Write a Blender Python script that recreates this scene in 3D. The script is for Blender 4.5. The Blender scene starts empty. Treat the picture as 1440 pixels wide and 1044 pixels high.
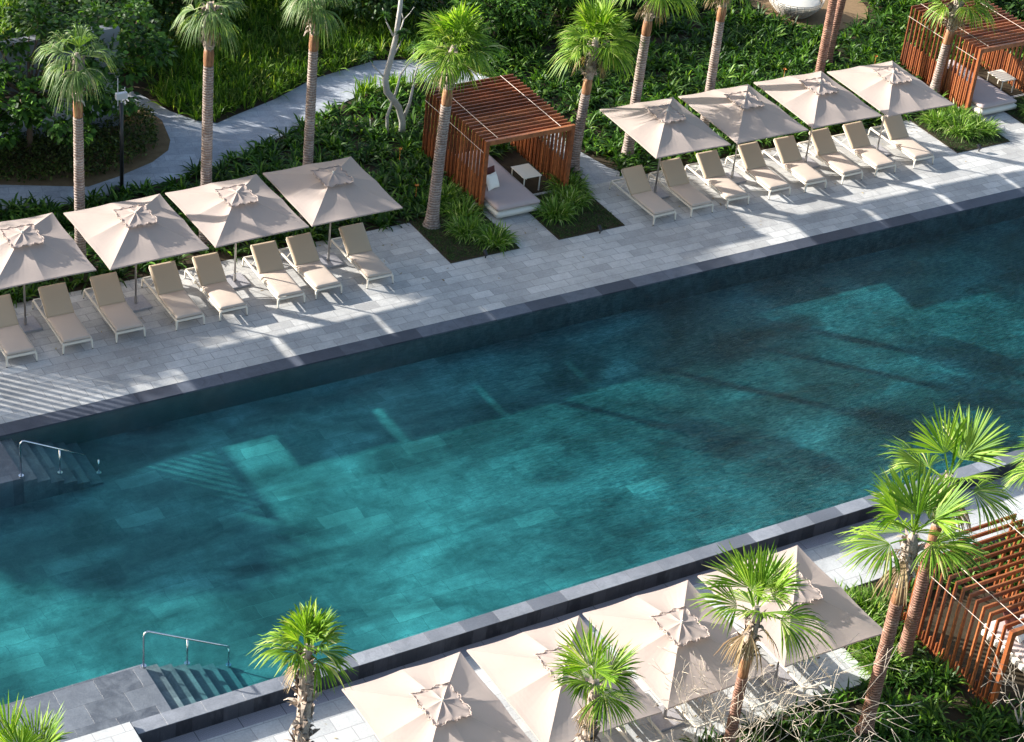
import bpy, math, random
import numpy as np
from mathutils import Vector, Matrix
PI = math.pi
random.seed(7)
RNG = np.random.default_rng(11)
sc = bpy.context.scene
COL = sc.collection

# ------------------------------------------------------------------ mesh helpers
class MB:
    """collects boxes, bars, tubes and strips for ONE mesh object"""
    def __init__(s): s.v = []; s.f = []; s.smooth = False
    def add(s, v, f):
        o = len(s.v); s.v += [tuple(p) for p in v]; s.f += [tuple(i + o for i in q) for q in f]; return s
    def box(s, x0, x1, y0, y1, z0, z1, M=None, bev=0.0):
        if bev > 0:
            b = min(bev, (x1-x0)/2.01, (y1-y0)/2.01, (z1-z0)/2.01)
            v = []; 
            for z, i in ((z0, b), (z0+b, 0), (z1-b, 0), (z1, b)):
                a0, a1, c0, c1 = x0+i, x1-i, y0+i, y1-i
                k = b*.6
                if i: v += [(a0,c0,z),(a1,c0,z),(a1,c1,z),(a0,c1,z)]*1
                else: v += [(x0,y0,z),(x1,y0,z),(x1,y1,z),(x0,y1,z)]
            f = [(3,2,1,0)]
            for l in range(3):
                for j in range(4):
                    f.append((l*4+j, l*4+(j+1) % 4, l*4+4+(j+1) % 4, l*4+4+j))
            f.append((12,13,14,15))
        else:
            v = [(x0,y0,z0),(x1,y0,z0),(x1,y1,z0),(x0,y1,z0),(x0,y0,z1),(x1,y0,z1),(x1,y1,z1),(x0,y1,z1)]
            f = [(3,2,1,0),(4,5,6,7),(0,1,5,4),(1,2,6,5),(2,3,7,6),(3,0,4,7)]
        if M is not None: v = [tuple(M @ Vector(p)) for p in v]
        return s.add(v, f)
    def bar(s, a, b, w, h, up=(0,0,1)):
        a = Vector(a); b = Vector(b); d = (b-a).normalized(); u = Vector(up)
        if abs(d.dot(u)) > .98: u = Vector((0,1,0))
        r = d.cross(u).normalized(); u = r.cross(d).normalized()
        v = []
        for p in (a, b):
            v += [p-r*w/2-u*h/2, p+r*w/2-u*h/2, p+r*w/2+u*h/2, p-r*w/2+u*h/2]
        return s.add(v, [(3,2,1,0),(4,5,6,7),(0,1,5,4),(1,2,6,5),(2,3,7,6),(3,0,4,7)])
    def tube(s, pts, rad, n=8, cap=True):
        pts = [Vector(p) for p in pts]
        if not hasattr(rad, '__len__'): rad = [rad]*len(pts)
        ref = None; v = []; f = []
        for i, p in enumerate(pts):
            d = (pts[min(i+1, len(pts)-1)] - pts[max(i-1, 0)]).normalized()
            if ref is None:
                ref = d.cross(Vector((0.31,0.2,1)) if abs(d.z) < .9 else Vector((1,0,0))).normalized()
            ref = (ref - d*ref.dot(d)).normalized(); w = d.cross(ref)
            for k in range(n):
                a = 2*PI*k/n
                v.append(p + (ref*math.cos(a) + w*math.sin(a))*rad[i])
        for i in range(len(pts)-1):
            for k in range(n):
                f.append((i*n+k, i*n+(k+1) % n, (i+1)*n+(k+1) % n, (i+1)*n+k))
        if cap:
            f.append(tuple(range(n-1, -1, -1))); f.append(tuple(range((len(pts)-1)*n, len(pts)*n)))
        return s.add(v, f)
    def build(s, name, mat, parent=None, smooth=False):
        me = bpy.data.meshes.new(name); me.from_pydata(s.v, [], s.f); me.update()
        return link(name, me, mat, parent, smooth)

def link(name, me, mat, parent=None, smooth=False):
    if mat: me.materials.append(mat)
    if smooth: me.polygons.foreach_set('use_smooth', [True]*len(me.polygons))
    o = bpy.data.objects.new(name, me); COL.objects.link(o)
    if parent is not None: o.parent = parent
    return o

def mesh_np(name, V, F, mat, parent=None, smooth=False):
    V = np.asarray(V, np.float32).reshape(-1, 3); F = np.asarray(F, np.int32).reshape(-1, 4)
    me = bpy.data.meshes.new(name)
    me.vertices.add(len(V)); me.vertices.foreach_set('co', V.ravel())
    me.loops.add(F.size); me.loops.foreach_set('vertex_index', F.ravel())
    me.polygons.add(len(F)); me.polygons.foreach_set('loop_start', np.arange(0, F.size, 4, dtype=np.int32))
    me.polygons.foreach_set('loop_total', np.full(len(F), 4, np.int32))
    me.update(calc_edges=True); me.validate()
    return link(name, me, mat, parent, smooth)

def tag(o, label=None, cat=None, group=None, kind=None):
    if label: o['label'] = label
    if cat: o['category'] = cat
    if group: o['group'] = group
    if kind: o['kind'] = kind
    return o
def empty(name, loc, rz=0, label=None, cat=None, group=None):
    o = bpy.data.objects.new(name, None); COL.objects.link(o); o.empty_display_size = .2
    o.location = loc; o.rotation_euler = (0, 0, rz)
    return tag(o, label, cat, group)
def copy_tree(o, parent=None, kids=None):
    if kids is None:
        kids = {}
        for x in COL.objects:
            if x.parent: kids.setdefault(x.parent.name, []).append(x)
    c = o.copy(); COL.objects.link(c); c.parent = parent
    for ch in kids.get(o.name, []): copy_tree(ch, c, kids)
    return c

# ------------------------------------------------------------------ material helpers
def newmat(name):
    m = bpy.data.materials.new(name); m.use_nodes = True
    nt = m.node_tree; nt.nodes.clear()
    return m, nt
def N(nt, t, **k):
    n = nt.nodes.new(t)
    for a, b in k.items():
        if a.startswith('i_'): n.inputs[a[2:].replace('_', ' ')].default_value = b
        else: setattr(n, a, b)
    return n
def L(nt, a, b): nt.links.new(a, b)
def ramp(nt, fac, stops):
    r = N(nt, 'ShaderNodeValToRGB'); e = r.color_ramp.elements
    while len(e) < len(stops): e.new(.5)
    for i, (p, c) in enumerate(stops): e[i].position = p; e[i].color = (*c, 1) if len(c) == 3 else c
    L(nt, fac, r.inputs[0]); return r.outputs[0]
def coords(nt, scale=(1,1,1), rot=(0,0,0), loc=(0,0,0), world=False):
    if world:
        g = N(nt, 'ShaderNodeNewGeometry'); src = g.outputs['Position']
    else:
        t = N(nt, 'ShaderNodeTexCoord'); src = t.outputs['Object']
    m = N(nt, 'ShaderNodeMapping'); m.inputs['Scale'].default_value = scale; m.inputs['Rotation'].default_value = rot; m.inputs['Location'].default_value = loc
    L(nt, src, m.inputs[0]); return m.outputs[0]
def noise(nt, vec, scale, detail=4, rough=.55, dist=0):
    n = N(nt, 'ShaderNodeTexNoise'); n.inputs['Scale'].default_value = scale; n.inputs['Detail'].default_value = detail
    n.inputs['Roughness'].default_value = rough; n.inputs['Distortion'].default_value = dist
    L(nt, vec, n.inputs['Vector']); return n.outputs['Fac']
def mix(nt, a, b, fac, mode='MIX'):
    m = N(nt, 'ShaderNodeMix'); m.data_type = 'RGBA'; m.blend_type = mode
    def put(x, s):
        if isinstance(x, (int, float)): s.default_value = x
        elif isinstance(x, tuple): s.default_value = (*x, 1) if len(x) == 3 else x
        else: L(nt, x, s)
    put(fac, m.inputs[0]); put(a, m.inputs[6]); put(b, m.inputs[7]); return m.outputs[2]
def bump(nt, h, strength, dist):
    b = N(nt, 'ShaderNodeBump'); b.inputs['Strength'].default_value = strength; b.inputs['Distance'].default_value = dist
    L(nt, h, b.inputs['Height']); return b.outputs[0]
def surf(nt, col, rough=.6, spec=.5, normal=None, metal=0):
    p = N(nt, 'ShaderNodeBsdfPrincipled'); 
    if isinstance(col, tuple): p.inputs['Base Color'].default_value = (*col, 1)
    else: L(nt, col, p.inputs['Base Color'])
    if isinstance(rough, (int, float)): p.inputs['Roughness'].default_value = rough
    else: L(nt, rough, p.inputs['Roughness'])
    p.inputs['Specular IOR Level'].default_value = spec; p.inputs['Metallic'].default_value = metal
    if normal is not None: L(nt, normal, p.inputs['Normal'])
    return p
def out(nt, sh):
    o = N(nt, 'ShaderNodeOutputMaterial'); L(nt, sh, o.inputs['Surface']); return o

def leaf_mat(name, stops, gloss=.4, trans=.35, tcol=None, patch=0.0):
    """foliage: every leaf (island) its own tone, light passes through"""
    m, nt = newmat(name)
    g = N(nt, 'ShaderNodeNewGeometry'); r = g.outputs['Random Per Island']
    c = ramp(nt, r, stops)
    if patch:
        n = noise(nt, coords(nt, world=True), .55, 3)
        k = ramp(nt, n, [(.35, (1-patch,)*3), (.65, (1+patch*.8, 1+patch*.8, 1+patch*.3))])
        c = mix(nt, c, k, 1.0, 'MULTIPLY')
    p = surf(nt, c, max(.48, gloss+.1), .22)
    t = N(nt, 'ShaderNodeBsdfTranslucent')
    tc = mix(nt, c, (1.5, 1.55, .55), 1.0, 'MULTIPLY'); L(nt, tc, t.inputs[0])
    x = N(nt, 'ShaderNodeMixShader'); x.inputs[0].default_value = trans
    L(nt, p.outputs[0], x.inputs[1]); L(nt, t.outputs[0], x.inputs[2]); out(nt, x.outputs[0])
    return m
def simple(name, col, rough=.6, spec=.5, metal=0, var=.12, scale=6, bmp=0):
    m, nt = newmat(name); v = coords(nt)
    n = noise(nt, v, scale, 5)
    c = mix(nt, tuple(x*(1-var) for x in col), tuple(min(1, x*(1+var)) for x in col), n)
    nm = bump(nt, noise(nt, v, scale*5, 4), .5, bmp) if bmp else None
    out(nt, surf(nt, c, rough, spec, nm, metal).outputs[0]); return m
def fabric(name, col, trans=.0, var=.05, wr=.004, dirt=0.0):
    m, nt = newmat(name); v = coords(nt)
    n = noise(nt, v, 1.3, 4)
    c = mix(nt, tuple(x*(1-var) for x in col), tuple(x*(1+var) for x in col), n)
    if dirt:
        c = mix(nt, c, tuple(x*.72 for x in col), ramp(nt, noise(nt, v, 3.1, 6, .6), [(.52, (0,0,0)), (.8, (dirt,)*3)]), 'MIX')
    w = noise(nt, v, 2.2, 3, .5, .6)
    b = bump(nt, w, .7, wr*4)
    w2 = noise(nt, v, 320, 2)
    b2 = N(nt, 'ShaderNodeBump'); b2.inputs['Strength'].default_value = .25; b2.inputs['Distance'].default_value = .001
    L(nt, w2, b2.inputs['Height']); L(nt, b, b2.inputs['Normal'])
    p = surf(nt, c, .85, .2, b2.outputs[0])
    if trans:
        t = N(nt, 'ShaderNodeBsdfTranslucent'); L(nt, c, t.inputs[0])
        x = N(nt, 'ShaderNodeMixShader'); x.inputs[0].default_value = trans
        L(nt, p.outputs[0], x.inputs[1]); L(nt, t.outputs[0], x.inputs[2]); out(nt, x.outputs[0])
    else: out(nt, p.outputs[0])
    return m
def brickm(name, cA, cB, mortar, bw, bh, ms=.012, rough=.7, vein=.35, veinc=None, loc=(0,0,0), rot=(0,0,0), offset=.5, bmp=.004, contrast=None, spec=.4, blot=.25, wob_=.022, light_mottle=0):
    m, nt = newmat(name); v = coords(nt, loc=loc, rot=rot)
    wob = N(nt, 'ShaderNodeTexNoise'); wob.inputs['Scale'].default_value = 2.5; wob.inputs['Detail'].default_value = 2; L(nt, v, wob.inputs['Vector'])
    vm = N(nt, 'ShaderNodeVectorMath', operation='SCALE'); vm.inputs['Scale'].default_value = wob_; L(nt, wob.outputs['Color'], vm.inputs[0])
    va = N(nt, 'ShaderNodeVectorMath', operation='ADD'); L(nt, v, va.inputs[0]); L(nt, vm.outputs[0], va.inputs[1])
    b = N(nt, 'ShaderNodeTexBrick'); b.offset = offset; b.squash = 1
    L(nt, va.outputs[0], b.inputs['Vector'])
    b.inputs['Color1'].default_value = (0,0,0,1); b.inputs['Color2'].default_value = (1,1,1,1); b.inputs['Mortar'].default_value = (.5,.5,.5,1)
    b.inputs['Scale'].default_value = 1; b.inputs['Mortar Size'].default_value = ms; b.inputs['Mortar Smooth'].default_value = .3
    b.inputs['Brick Width'].default_value = bw; b.inputs['Row Height'].default_value = bh
    bc = ramp(nt, b.outputs['Color'], contrast or [(0, cA), (1, cB)])
    n1 = noise(nt, v, 3.2, 7, .65, .8); n2 = noise(nt, v, 22, 6, .7); n3 = noise(nt, v, .5, 3)
    vc = veinc or tuple(x*.6 for x in cA)
    c = mix(nt, bc, vc, ramp(nt, n1, [(.42, (0,0,0)), (.72, (vein,)*3)]))
    c = mix(nt, c, ramp(nt, n2, [(.3, (.82,)*3), (.7, (1.12,)*3)]), 1.0, 'MULTIPLY')
    c = mix(nt, c, ramp(nt, n3, [(.3, (1-blot,)*3), (.7, (1+blot*.5,)*3)]), 1.0, 'MULTIPLY')
    if light_mottle:
        n4 = noise(nt, coords(nt, scale=(.32,.62,1), rot=(0,0,.35)), 1.0, 4, .55, .7)  # broad noise: soft underwater light and shade painted over the stone
        c = mix(nt, c, ramp(nt, n4, [(.38,(1-light_mottle*.8,)*3),(.64,(1+light_mottle,)*3)]), 1.0, 'MULTIPLY')
    c = mix(nt, c, mortar, b.outputs['Fac'])
    h = mix(nt, n2, (0,0,0), b.outputs['Fac'])
    out(nt, surf(nt, c, rough, spec, bump(nt, h, .8, bmp)).outputs[0]); return m

M = {}
M['deck'] = brickm('pale_stone_paving', (.375,.37,.355), (.545,.535,.505), (.255,.25,.24), .62, .31, .010, .72, .36)
M['deck_low'] = brickm('pale_stone_paving_low', (.40,.41,.405), (.53,.54,.525), (.29,.29,.285), .62, .41, .011, .72, .28, loc=(.2,.1,0))
M['path'] = brickm('path_stone', (.30,.32,.35), (.40,.42,.45), (.24,.25,.28), .9, .35, .008, .8, .5, rot=(0,0,.25))
M['coping'] = brickm('slate_coping', (.035,.042,.062), (.11,.125,.155), (.025,.03,.04), 1.1, 3.0, .006, .5, .55, veinc=(.025,.03,.045), offset=0, spec=.5, loc=(0,1.3,0))
M['slate'] = brickm('slate_paving', (.05,.058,.072), (.13,.145,.165), (.045,.05,.06), .85, .6, .004, .42, .6, veinc=(.19,.21,.23), spec=.6)
M['walltop'] = brickm('slate_wall_top', (.10,.108,.125), (.29,.305,.33), (.08,.08,.09), .85, 3.0, .004, .35, .5, veinc=(.10,.11,.13), offset=0, spec=.6, loc=(0,1.3,0))
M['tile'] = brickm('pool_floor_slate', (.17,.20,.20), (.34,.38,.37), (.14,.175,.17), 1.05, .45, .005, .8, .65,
                   contrast=[(0,(.15,.20,.19)),(.5,(.20,.245,.235)),(.92,(.235,.28,.265)),(.965,(.275,.325,.30)),(1,(.335,.385,.355))], veinc=(.34,.39,.36), blot=.5, wob_=.13, light_mottle=.5)  # blotches mix stone tone with painted caustic and soft-shadow mottling
M['steps'] = brickm('step_slate', (.07,.08,.09), (.18,.195,.20), (.10,.11,.11), .9, .6, .004, .5, .5, rot=(0,0,PI/2), veinc=(.26,.29,.29))

# dark wet face of the overflow wall: vertical slabs along X
m, nt = newmat('wet_black_slate'); v = coords(nt, rot=(PI/2,0,0))
b = N(nt, 'ShaderNodeTexBrick'); b.offset = 0; L(nt, v, b.inputs['Vector'])
b.inputs['Color1'].default_value = (.012,.013,.018,1); b.inputs['Color2'].default_value = (.045,.048,.06,1); b.inputs['Mortar'].default_value = (.008,.008,.01,1)
b.inputs['Scale'].default_value = 1; b.inputs['Mortar Size'].default_value = .004; b.inputs['Brick Width'].default_value = .34; b.inputs['Row Height'].default_value = 3
vv = coords(nt, scale=(1,1,.25))
c = mix(nt, b.outputs['Color'], (.09,.095,.11), ramp(nt, noise(nt, vv, 7, 6, .7), [(.5,(0,0,0)),(.8,(.7,)*3)]))
out(nt, surf(nt, c, .3, .5, bump(nt, noise(nt, v, 12, 5), .5, .01)).outputs[0]); M['wetwall'] = m

# overflow grating
m, nt = newmat('gutter_grating'); v = coords(nt)
vo = N(nt, 'ShaderNodeTexVoronoi'); vo.inputs['Scale'].default_value = 42; vo.inputs['Randomness'].default_value = 0; L(nt, v, vo.inputs['Vector'])
c = ramp(nt, vo.outputs['Distance'], [(.28,(.06,.06,.07)),(.36,(.34,.33,.36))])
b = N(nt, 'ShaderNodeTexBrick'); b.offset = 0; L(nt, v, b.inputs['Vector']); b.inputs['Scale'].default_value = 1
b.inputs['Mortar Size'].default_value = .01; b.inputs['Brick Width'].default_value = .95; b.inputs['Row Height'].default_value = 9
c = mix(nt, c, (.12,.12,.13), b.outputs['Fac'])
out(nt, surf(nt, c, .55, .4).outputs[0]); M['grate'] = m

M['soil'] = simple('dark_soil', (.045,.035,.022), .95, .1, var=.4, scale=3, bmp=.02)
M['mulch'] = simple('ochre_edging_soil', (.16,.11,.06), .95, .1, var=.4, scale=5, bmp=.02)
M['sand'] = simple('brown_sand', (.20,.135,.075), .95, .1, var=.25, scale=9, bmp=.01)
M['lawn'] = simple('lawn_base', (.05,.11,.02), .95, .1, var=.3, scale=3)
M['canvas'] = fabric('beige_canvas', (.50,.415,.365), .36, .03, .003, .25)
M['cushion'] = fabric('beige_cushion', (.50,.41,.335), 0, .06, .004)
M['backpad'] = fabric('tan_sling', (.43,.335,.235), 0, .06, .002)
M['mattress'] = fabric('mauve_mattress', (.42,.34,.32), 0, .08, .006)
M['bedbase'] = fabric('cream_bed_base', (.60,.57,.50), 0, .06, .006)
M['white_cloth'] = fabric('cream_pillow', (.78,.74,.66), 0, .05, .006)
M['brown_cloth'] = fabric('maroon_pillow', (.10,.035,.03), 0, .1, .006)
M['blue_cloth'] = fabric('blue_pillow', (.08,.16,.42), 0, .1, .006)
M['cream_metal'] = simple('cream_powder_coat', (.66,.60,.50), .45, .4, var=.05)
M['alu'] = simple('brushed_aluminium', (.55,.53,.50), .35, .5, 1, .06)
M['steel'] = simple('polished_steel', (.62,.64,.66), .16, .5, 1, .04)
M['black'] = simple('black_paint', (.012,.012,.014), .4, .5, var=.2)
M['white_paint'] = simple('white_shutter_paint', (.46,.48,.50), .5, .4, var=.05)
M['granite'] = simple('granite_base', (.30,.29,.30), .5, .4, var=.35, scale=20)
M['whitewall'] = simple('pale_render', (.27,.29,.31), .9, .2, var=.10, scale=1.5, bmp=.004)
M['wicker'] = simple('grey_wicker', (.32,.29,.25), .7, .3, var=.2, scale=30)
M['rod'] = simple('pale_tie_rod', (.50,.42,.36), .4, .4, var=.03)

m, nt = newmat('reddish_hardwood'); v = coords(nt, scale=(1,1,1))
r = N(nt, 'ShaderNodeNewGeometry').outputs['Random Per Island']
c = ramp(nt, r, [(0,(.11,.032,.012)),(.5,(.23,.068,.021)),(1,(.33,.115,.040))])
g1 = noise(nt, coords(nt, scale=(3,30,3)), 3, 5, .6); c = mix(nt, c, ramp(nt, g1, [(.3,(.6,)*3),(.7,(1.3,)*3)]), 1.0, 'MULTIPLY')
out(nt, surf(nt, c, .42, .45).outputs[0]); M['wood'] = m

# palm trunk: ring scars, grey below, browner above
def trunk_mat(name, cols, rs=26):
    m, nt = newmat(name); v = coords(nt)
    sx = N(nt, 'ShaderNodeSeparateXYZ'); L(nt, v, sx.inputs[0])
    w = N(nt, 'ShaderNodeTexWave'); w.wave_type = 'BANDS'; w.bands_direction = 'Z'; w.inputs['Scale'].default_value = rs/6.28*1.0
    w.inputs['Distortion'].default_value = 5.5; w.inputs['Detail'].default_value = 5; w.inputs['Detail Scale'].default_value = 1.2; L(nt, v, w.inputs['Vector'])
    n = noise(nt, v, 5, 6, .7); n2 = noise(nt, coords(nt, scale=(6,6,1)), 4, 5, .7)
    c = ramp(nt, n, [(.3, cols[0]), (.55, cols[1]), (.75, cols[2])])
    c = mix(nt, c, cols[3], ramp(nt, w.outputs['Fac'], [(.05,(.65,)*3),(.38,(0,0,0))]))
    c = mix(nt, c, ramp(nt, n2, [(.3,(.75,)*3),(.7,(1.2,)*3)]), 1.0, 'MULTIPLY')
    out(nt, surf(nt, c, .85, .25, bump(nt, w.outputs['Fac'], .8, .02)).outputs[0]); return m
M['trunk'] = trunk_mat('palm_trunk_grey', [(.19,.145,.12),(.34,.28,.245),(.50,.44,.40),(.13,.065,.045)])
M['trunk_brown'] = trunk_mat('palm_trunk_brown', [(.17,.08,.055),(.30,.17,.12),(.42,.30,.24),(.07,.028,.02)], 30)
m, nt = newmat('orange_sheath'); n = noise(nt, coords(nt, scale=(5,5,1)), 3, 6, .7)
c = ramp(nt, n, [(.3,(.10,.045,.028)),(.5,(.26,.12,.055)),(.72,(.42,.26,.14))])
out(nt, surf(nt, c, .6, .35, bump(nt, n, .6, .02)).outputs[0]); M['sheath'] = m
m, nt = newmat('grey_leaf_bases'); r = N(nt, 'ShaderNodeNewGeometry').outputs['Random Per Island']
c = ramp(nt, r, [(0,(.14,.10,.075)),(.5,(.33,.27,.22)),(1,(.52,.45,.38))]); c = mix(nt, c, ramp(nt, noise(nt, coords(nt), 25, 4), [(.3,(.6,)*3),(.7,(1.3,)*3)]), 1.0, 'MULTIPLY')
out(nt, surf(nt, c, .9, .2).outputs[0]); M['boots'] = m
M['bark_white'] = simple('pale_bark', (.42,.40,.36), .85, .2, var=.35, scale=8, bmp=.01)
M['bark'] = simple('brown_bark', (.12,.085,.06), .9, .2, var=.35, scale=8, bmp=.01)
M['twig'] = simple('bleached_twigs', (.50,.43,.34), .8, .2, var=.25, scale=6)

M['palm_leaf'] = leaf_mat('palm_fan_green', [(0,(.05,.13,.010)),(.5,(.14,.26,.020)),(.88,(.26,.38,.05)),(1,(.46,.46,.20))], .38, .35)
M['palm_leaf_shade'] = leaf_mat('palm_fan_greyer', [(0,(.05,.10,.022)),(.5,(.10,.18,.045)),(.85,(.18,.25,.09)),(1,(.34,.34,.20))], .38, .3)  # greyer, duller green for the wispy palms
M['dead'] = leaf_mat('dry_frond', [(0,(.16,.10,.05)),(.5,(.30,.22,.12)),(1,(.45,.36,.22))], .6, .2)
M['strap'] = leaf_mat('strap_leaf_green', [(0,(.010,.036,.004)),(.5,(.028,.080,.008)),(.85,(.07,.16,.016)),(1,(.16,.26,.04))], .33, .28, patch=.35)
M['longgrass'] = leaf_mat('long_grass_green', [(0,(.03,.085,.006)),(.5,(.085,.18,.014)),(.9,(.18,.29,.03)),(1,(.34,.36,.10))], .45, .35, patch=.35)
M['clump'] = leaf_mat('clump_grass_green', [(0,(.05,.12,.012)),(.5,(.11,.22,.025)),(.85,(.21,.34,.06)),(1,(.48,.52,.26))], .4, .35)
M['hedge'] = leaf_mat('hedge_leaf', [(0,(.018,.034,.006)),(.5,(.042,.068,.010)),(1,(.12,.15,.035))], .4, .25, patch=.3)
M['broad'] = leaf_mat('broad_leaf', [(0,(.012,.036,.005)),(.5,(.035,.095,.010)),(1,(.10,.21,.03))], .3, .3)
M['dark_leaf'] = leaf_mat('dark_leaf', [(0,(.012,.032,.006)),(.6,(.025,.06,.010)),(1,(.05,.11,.02))], .35, .25)
M['turf'] = leaf_mat('dark_groundcover', [(0,(.012,.035,.006)),(.6,(.03,.075,.012)),(1,(.07,.14,.03))], .5, .2)
M['flower'] = simple('orange_petals', (.62,.22,.04), .6, .3, var=.2)

# water: clear body that absorbs with depth, rippled surface
m, nt = newmat('pool_water')
v = coords(nt)
wmask = N(nt, 'ShaderNodeSeparateXYZ'); L(nt, v, wmask.inputs[0])
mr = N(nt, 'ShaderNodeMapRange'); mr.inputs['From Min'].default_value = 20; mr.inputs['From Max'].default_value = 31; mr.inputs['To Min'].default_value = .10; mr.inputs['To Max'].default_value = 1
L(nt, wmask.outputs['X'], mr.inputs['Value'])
vr = coords(nt, scale=(1.6,5.2,1), rot=(0,0,math.radians(-38)))
n1 = noise(nt, vr, 2.6, 3, .6, .5); n2 = noise(nt, vr, .35, 2)
mm = N(nt, 'ShaderNodeMath', operation='MULTIPLY_ADD'); L(nt, n2, mm.inputs[0]); mm.inputs[1].default_value = 1.4; L(nt, n1, mm.inputs[2])
bb = N(nt, 'ShaderNodeBump'); bb.inputs['Distance'].default_value = .15; L(nt, mm.outputs[0], bb.inputs['Height']); L(nt, mr.outputs[0], bb.inputs['Strength'])
gi = N(nt, 'ShaderNodeNewGeometry'); dp = N(nt, 'ShaderNodeVectorMath', operation='DOT_PRODUCT'); L(nt, gi.outputs['Incoming'], dp.inputs[0]); L(nt, bb.outputs[0], dp.inputs[1])
ab_ = N(nt, 'ShaderNodeMath', operation='ABSOLUTE'); L(nt, dp.outputs['Value'], ab_.inputs[0])
om = N(nt, 'ShaderNodeMath', operation='SUBTRACT', use_clamp=True); om.inputs[0].default_value = 1; L(nt, ab_.outputs[0], om.inputs[1])
pw = N(nt, 'ShaderNodeMath', operation='POWER'); L(nt, om.outputs[0], pw.inputs[0]); pw.inputs[1].default_value = 5
fr = N(nt, 'ShaderNodeMath', operation='MULTIPLY_ADD'); L(nt, pw.outputs[0], fr.inputs[0]); fr.inputs[1].default_value = .5; fr.inputs[2].default_value = .02
gl = N(nt, 'ShaderNodeBsdfGlossy'); gl.inputs['Roughness'].default_value = .06; gl.inputs['Color'].default_value = (.62,.74,.80,1); L(nt, bb.outputs[0], gl.inputs['Normal'])
tr = N(nt, 'ShaderNodeBsdfTransparent')
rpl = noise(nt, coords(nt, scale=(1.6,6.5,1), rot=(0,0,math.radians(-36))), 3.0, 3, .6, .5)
rc = ramp(nt, rpl, [(.36,(.58,.66,.70)),(.62,(1,1,1))])  # caustic-like bright and dark ripples painted into the transparency colour
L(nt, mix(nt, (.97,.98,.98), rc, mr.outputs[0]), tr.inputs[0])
xs = N(nt, 'ShaderNodeMixShader'); L(nt, fr.outputs[0], xs.inputs[0]); L(nt, tr.outputs[0], xs.inputs[1]); L(nt, gl.outputs[0], xs.inputs[2])
o = out(nt, xs.outputs[0])
ab = N(nt, 'ShaderNodeVolumeAbsorption'); ab.inputs['Color'].default_value = (.05,.73,.755,1); ab.inputs['Density'].default_value = .84
L(nt, ab.outputs[0], o.inputs['Volume']); M['water'] = m

# ------------------------------------------------------------------ SETTING
ZD = -0.40          # lower deck level
def struct(mb, name, mat, smooth=False): 
    o = mb.build(name, mat, None, smooth); o['kind'] = 'structure'; return o
XA, XB = -32., 112.
g = MB()
def quad(mb, x0, x1, y0, y1, z): mb.add([(x0,y0,z),(x1,y0,z),(x1,y1,z),(x0,y1,z)], [(0,1,2,3)])
quad(g, -260, 380, 45.12, 420, -.03); quad(g, -260, XA, -160, 45.12, -.03); quad(g, XB, 380, -160, 45.12, -.03)
quad(g, XA, XB, -160, 24.82, ZD-.03)
quad(g, 27.05, XB, 24.82, 27.48, ZD-.03)
struct(g, 'ground', M['soil'])
# pool basin: floor and walls as one shell
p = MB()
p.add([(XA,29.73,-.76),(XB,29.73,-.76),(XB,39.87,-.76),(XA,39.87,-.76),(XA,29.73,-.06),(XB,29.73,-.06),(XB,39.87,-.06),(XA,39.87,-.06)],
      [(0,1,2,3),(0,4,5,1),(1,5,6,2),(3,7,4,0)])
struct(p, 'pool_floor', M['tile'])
struct(MB().box(XA+.02, XB-.02, 39.866, 39.872, -.76, -.046), 'pool_wall', simple('pool_wall_slate', (.085,.115,.115), .8, .3, var=.35, scale=2.5))
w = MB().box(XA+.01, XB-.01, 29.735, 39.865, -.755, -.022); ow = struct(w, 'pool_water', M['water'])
struct(MB().box(XA, XB, 39.855, 40.30, -.045, 0.0), 'pool_coping', M['coping'])
up = MB()
up.box(XA, XB, 40.302, 45.13, -.5, .004)
struct(up, 'upper_deck', M['deck'])
lo = MB(); lo.box(XA, 27.1, 24.8, 29.05, ZD-.3, ZD); lo.box(27.1, XB, 27.5, 29.05, ZD-.3, ZD-.001)
struct(lo, 'lower_deck', M['deck_low'])
struct(MB().box(XA, 26.86, 24.79, 25.0, ZD-.3, ZD+.008).box(26.86, 27.12, 24.79, 27.5, ZD-.3, ZD+.008), 'deck_kerb', simple('pale_kerb', (.50,.52,.50), .8, .3, var=.12, scale=4))
struct(MB().box(XA, XB, 29.052, 29.375, ZD-.3, ZD-.004), 'gutter', M['grate'])
wl = MB(); wl.box(XA, XB, 29.38, 29.73, -1.2, -.022); ww = wl.build('overflow_wall', M['wetwall']); 
tag(ww, 'long dark wet slate overflow wall between the pool and the lower deck', 'wall')
tp = MB().box(12.12, XB, 29.372, 29.735, -.0215, -.004).build('wall_top', M['walltop'], ww)

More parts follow.
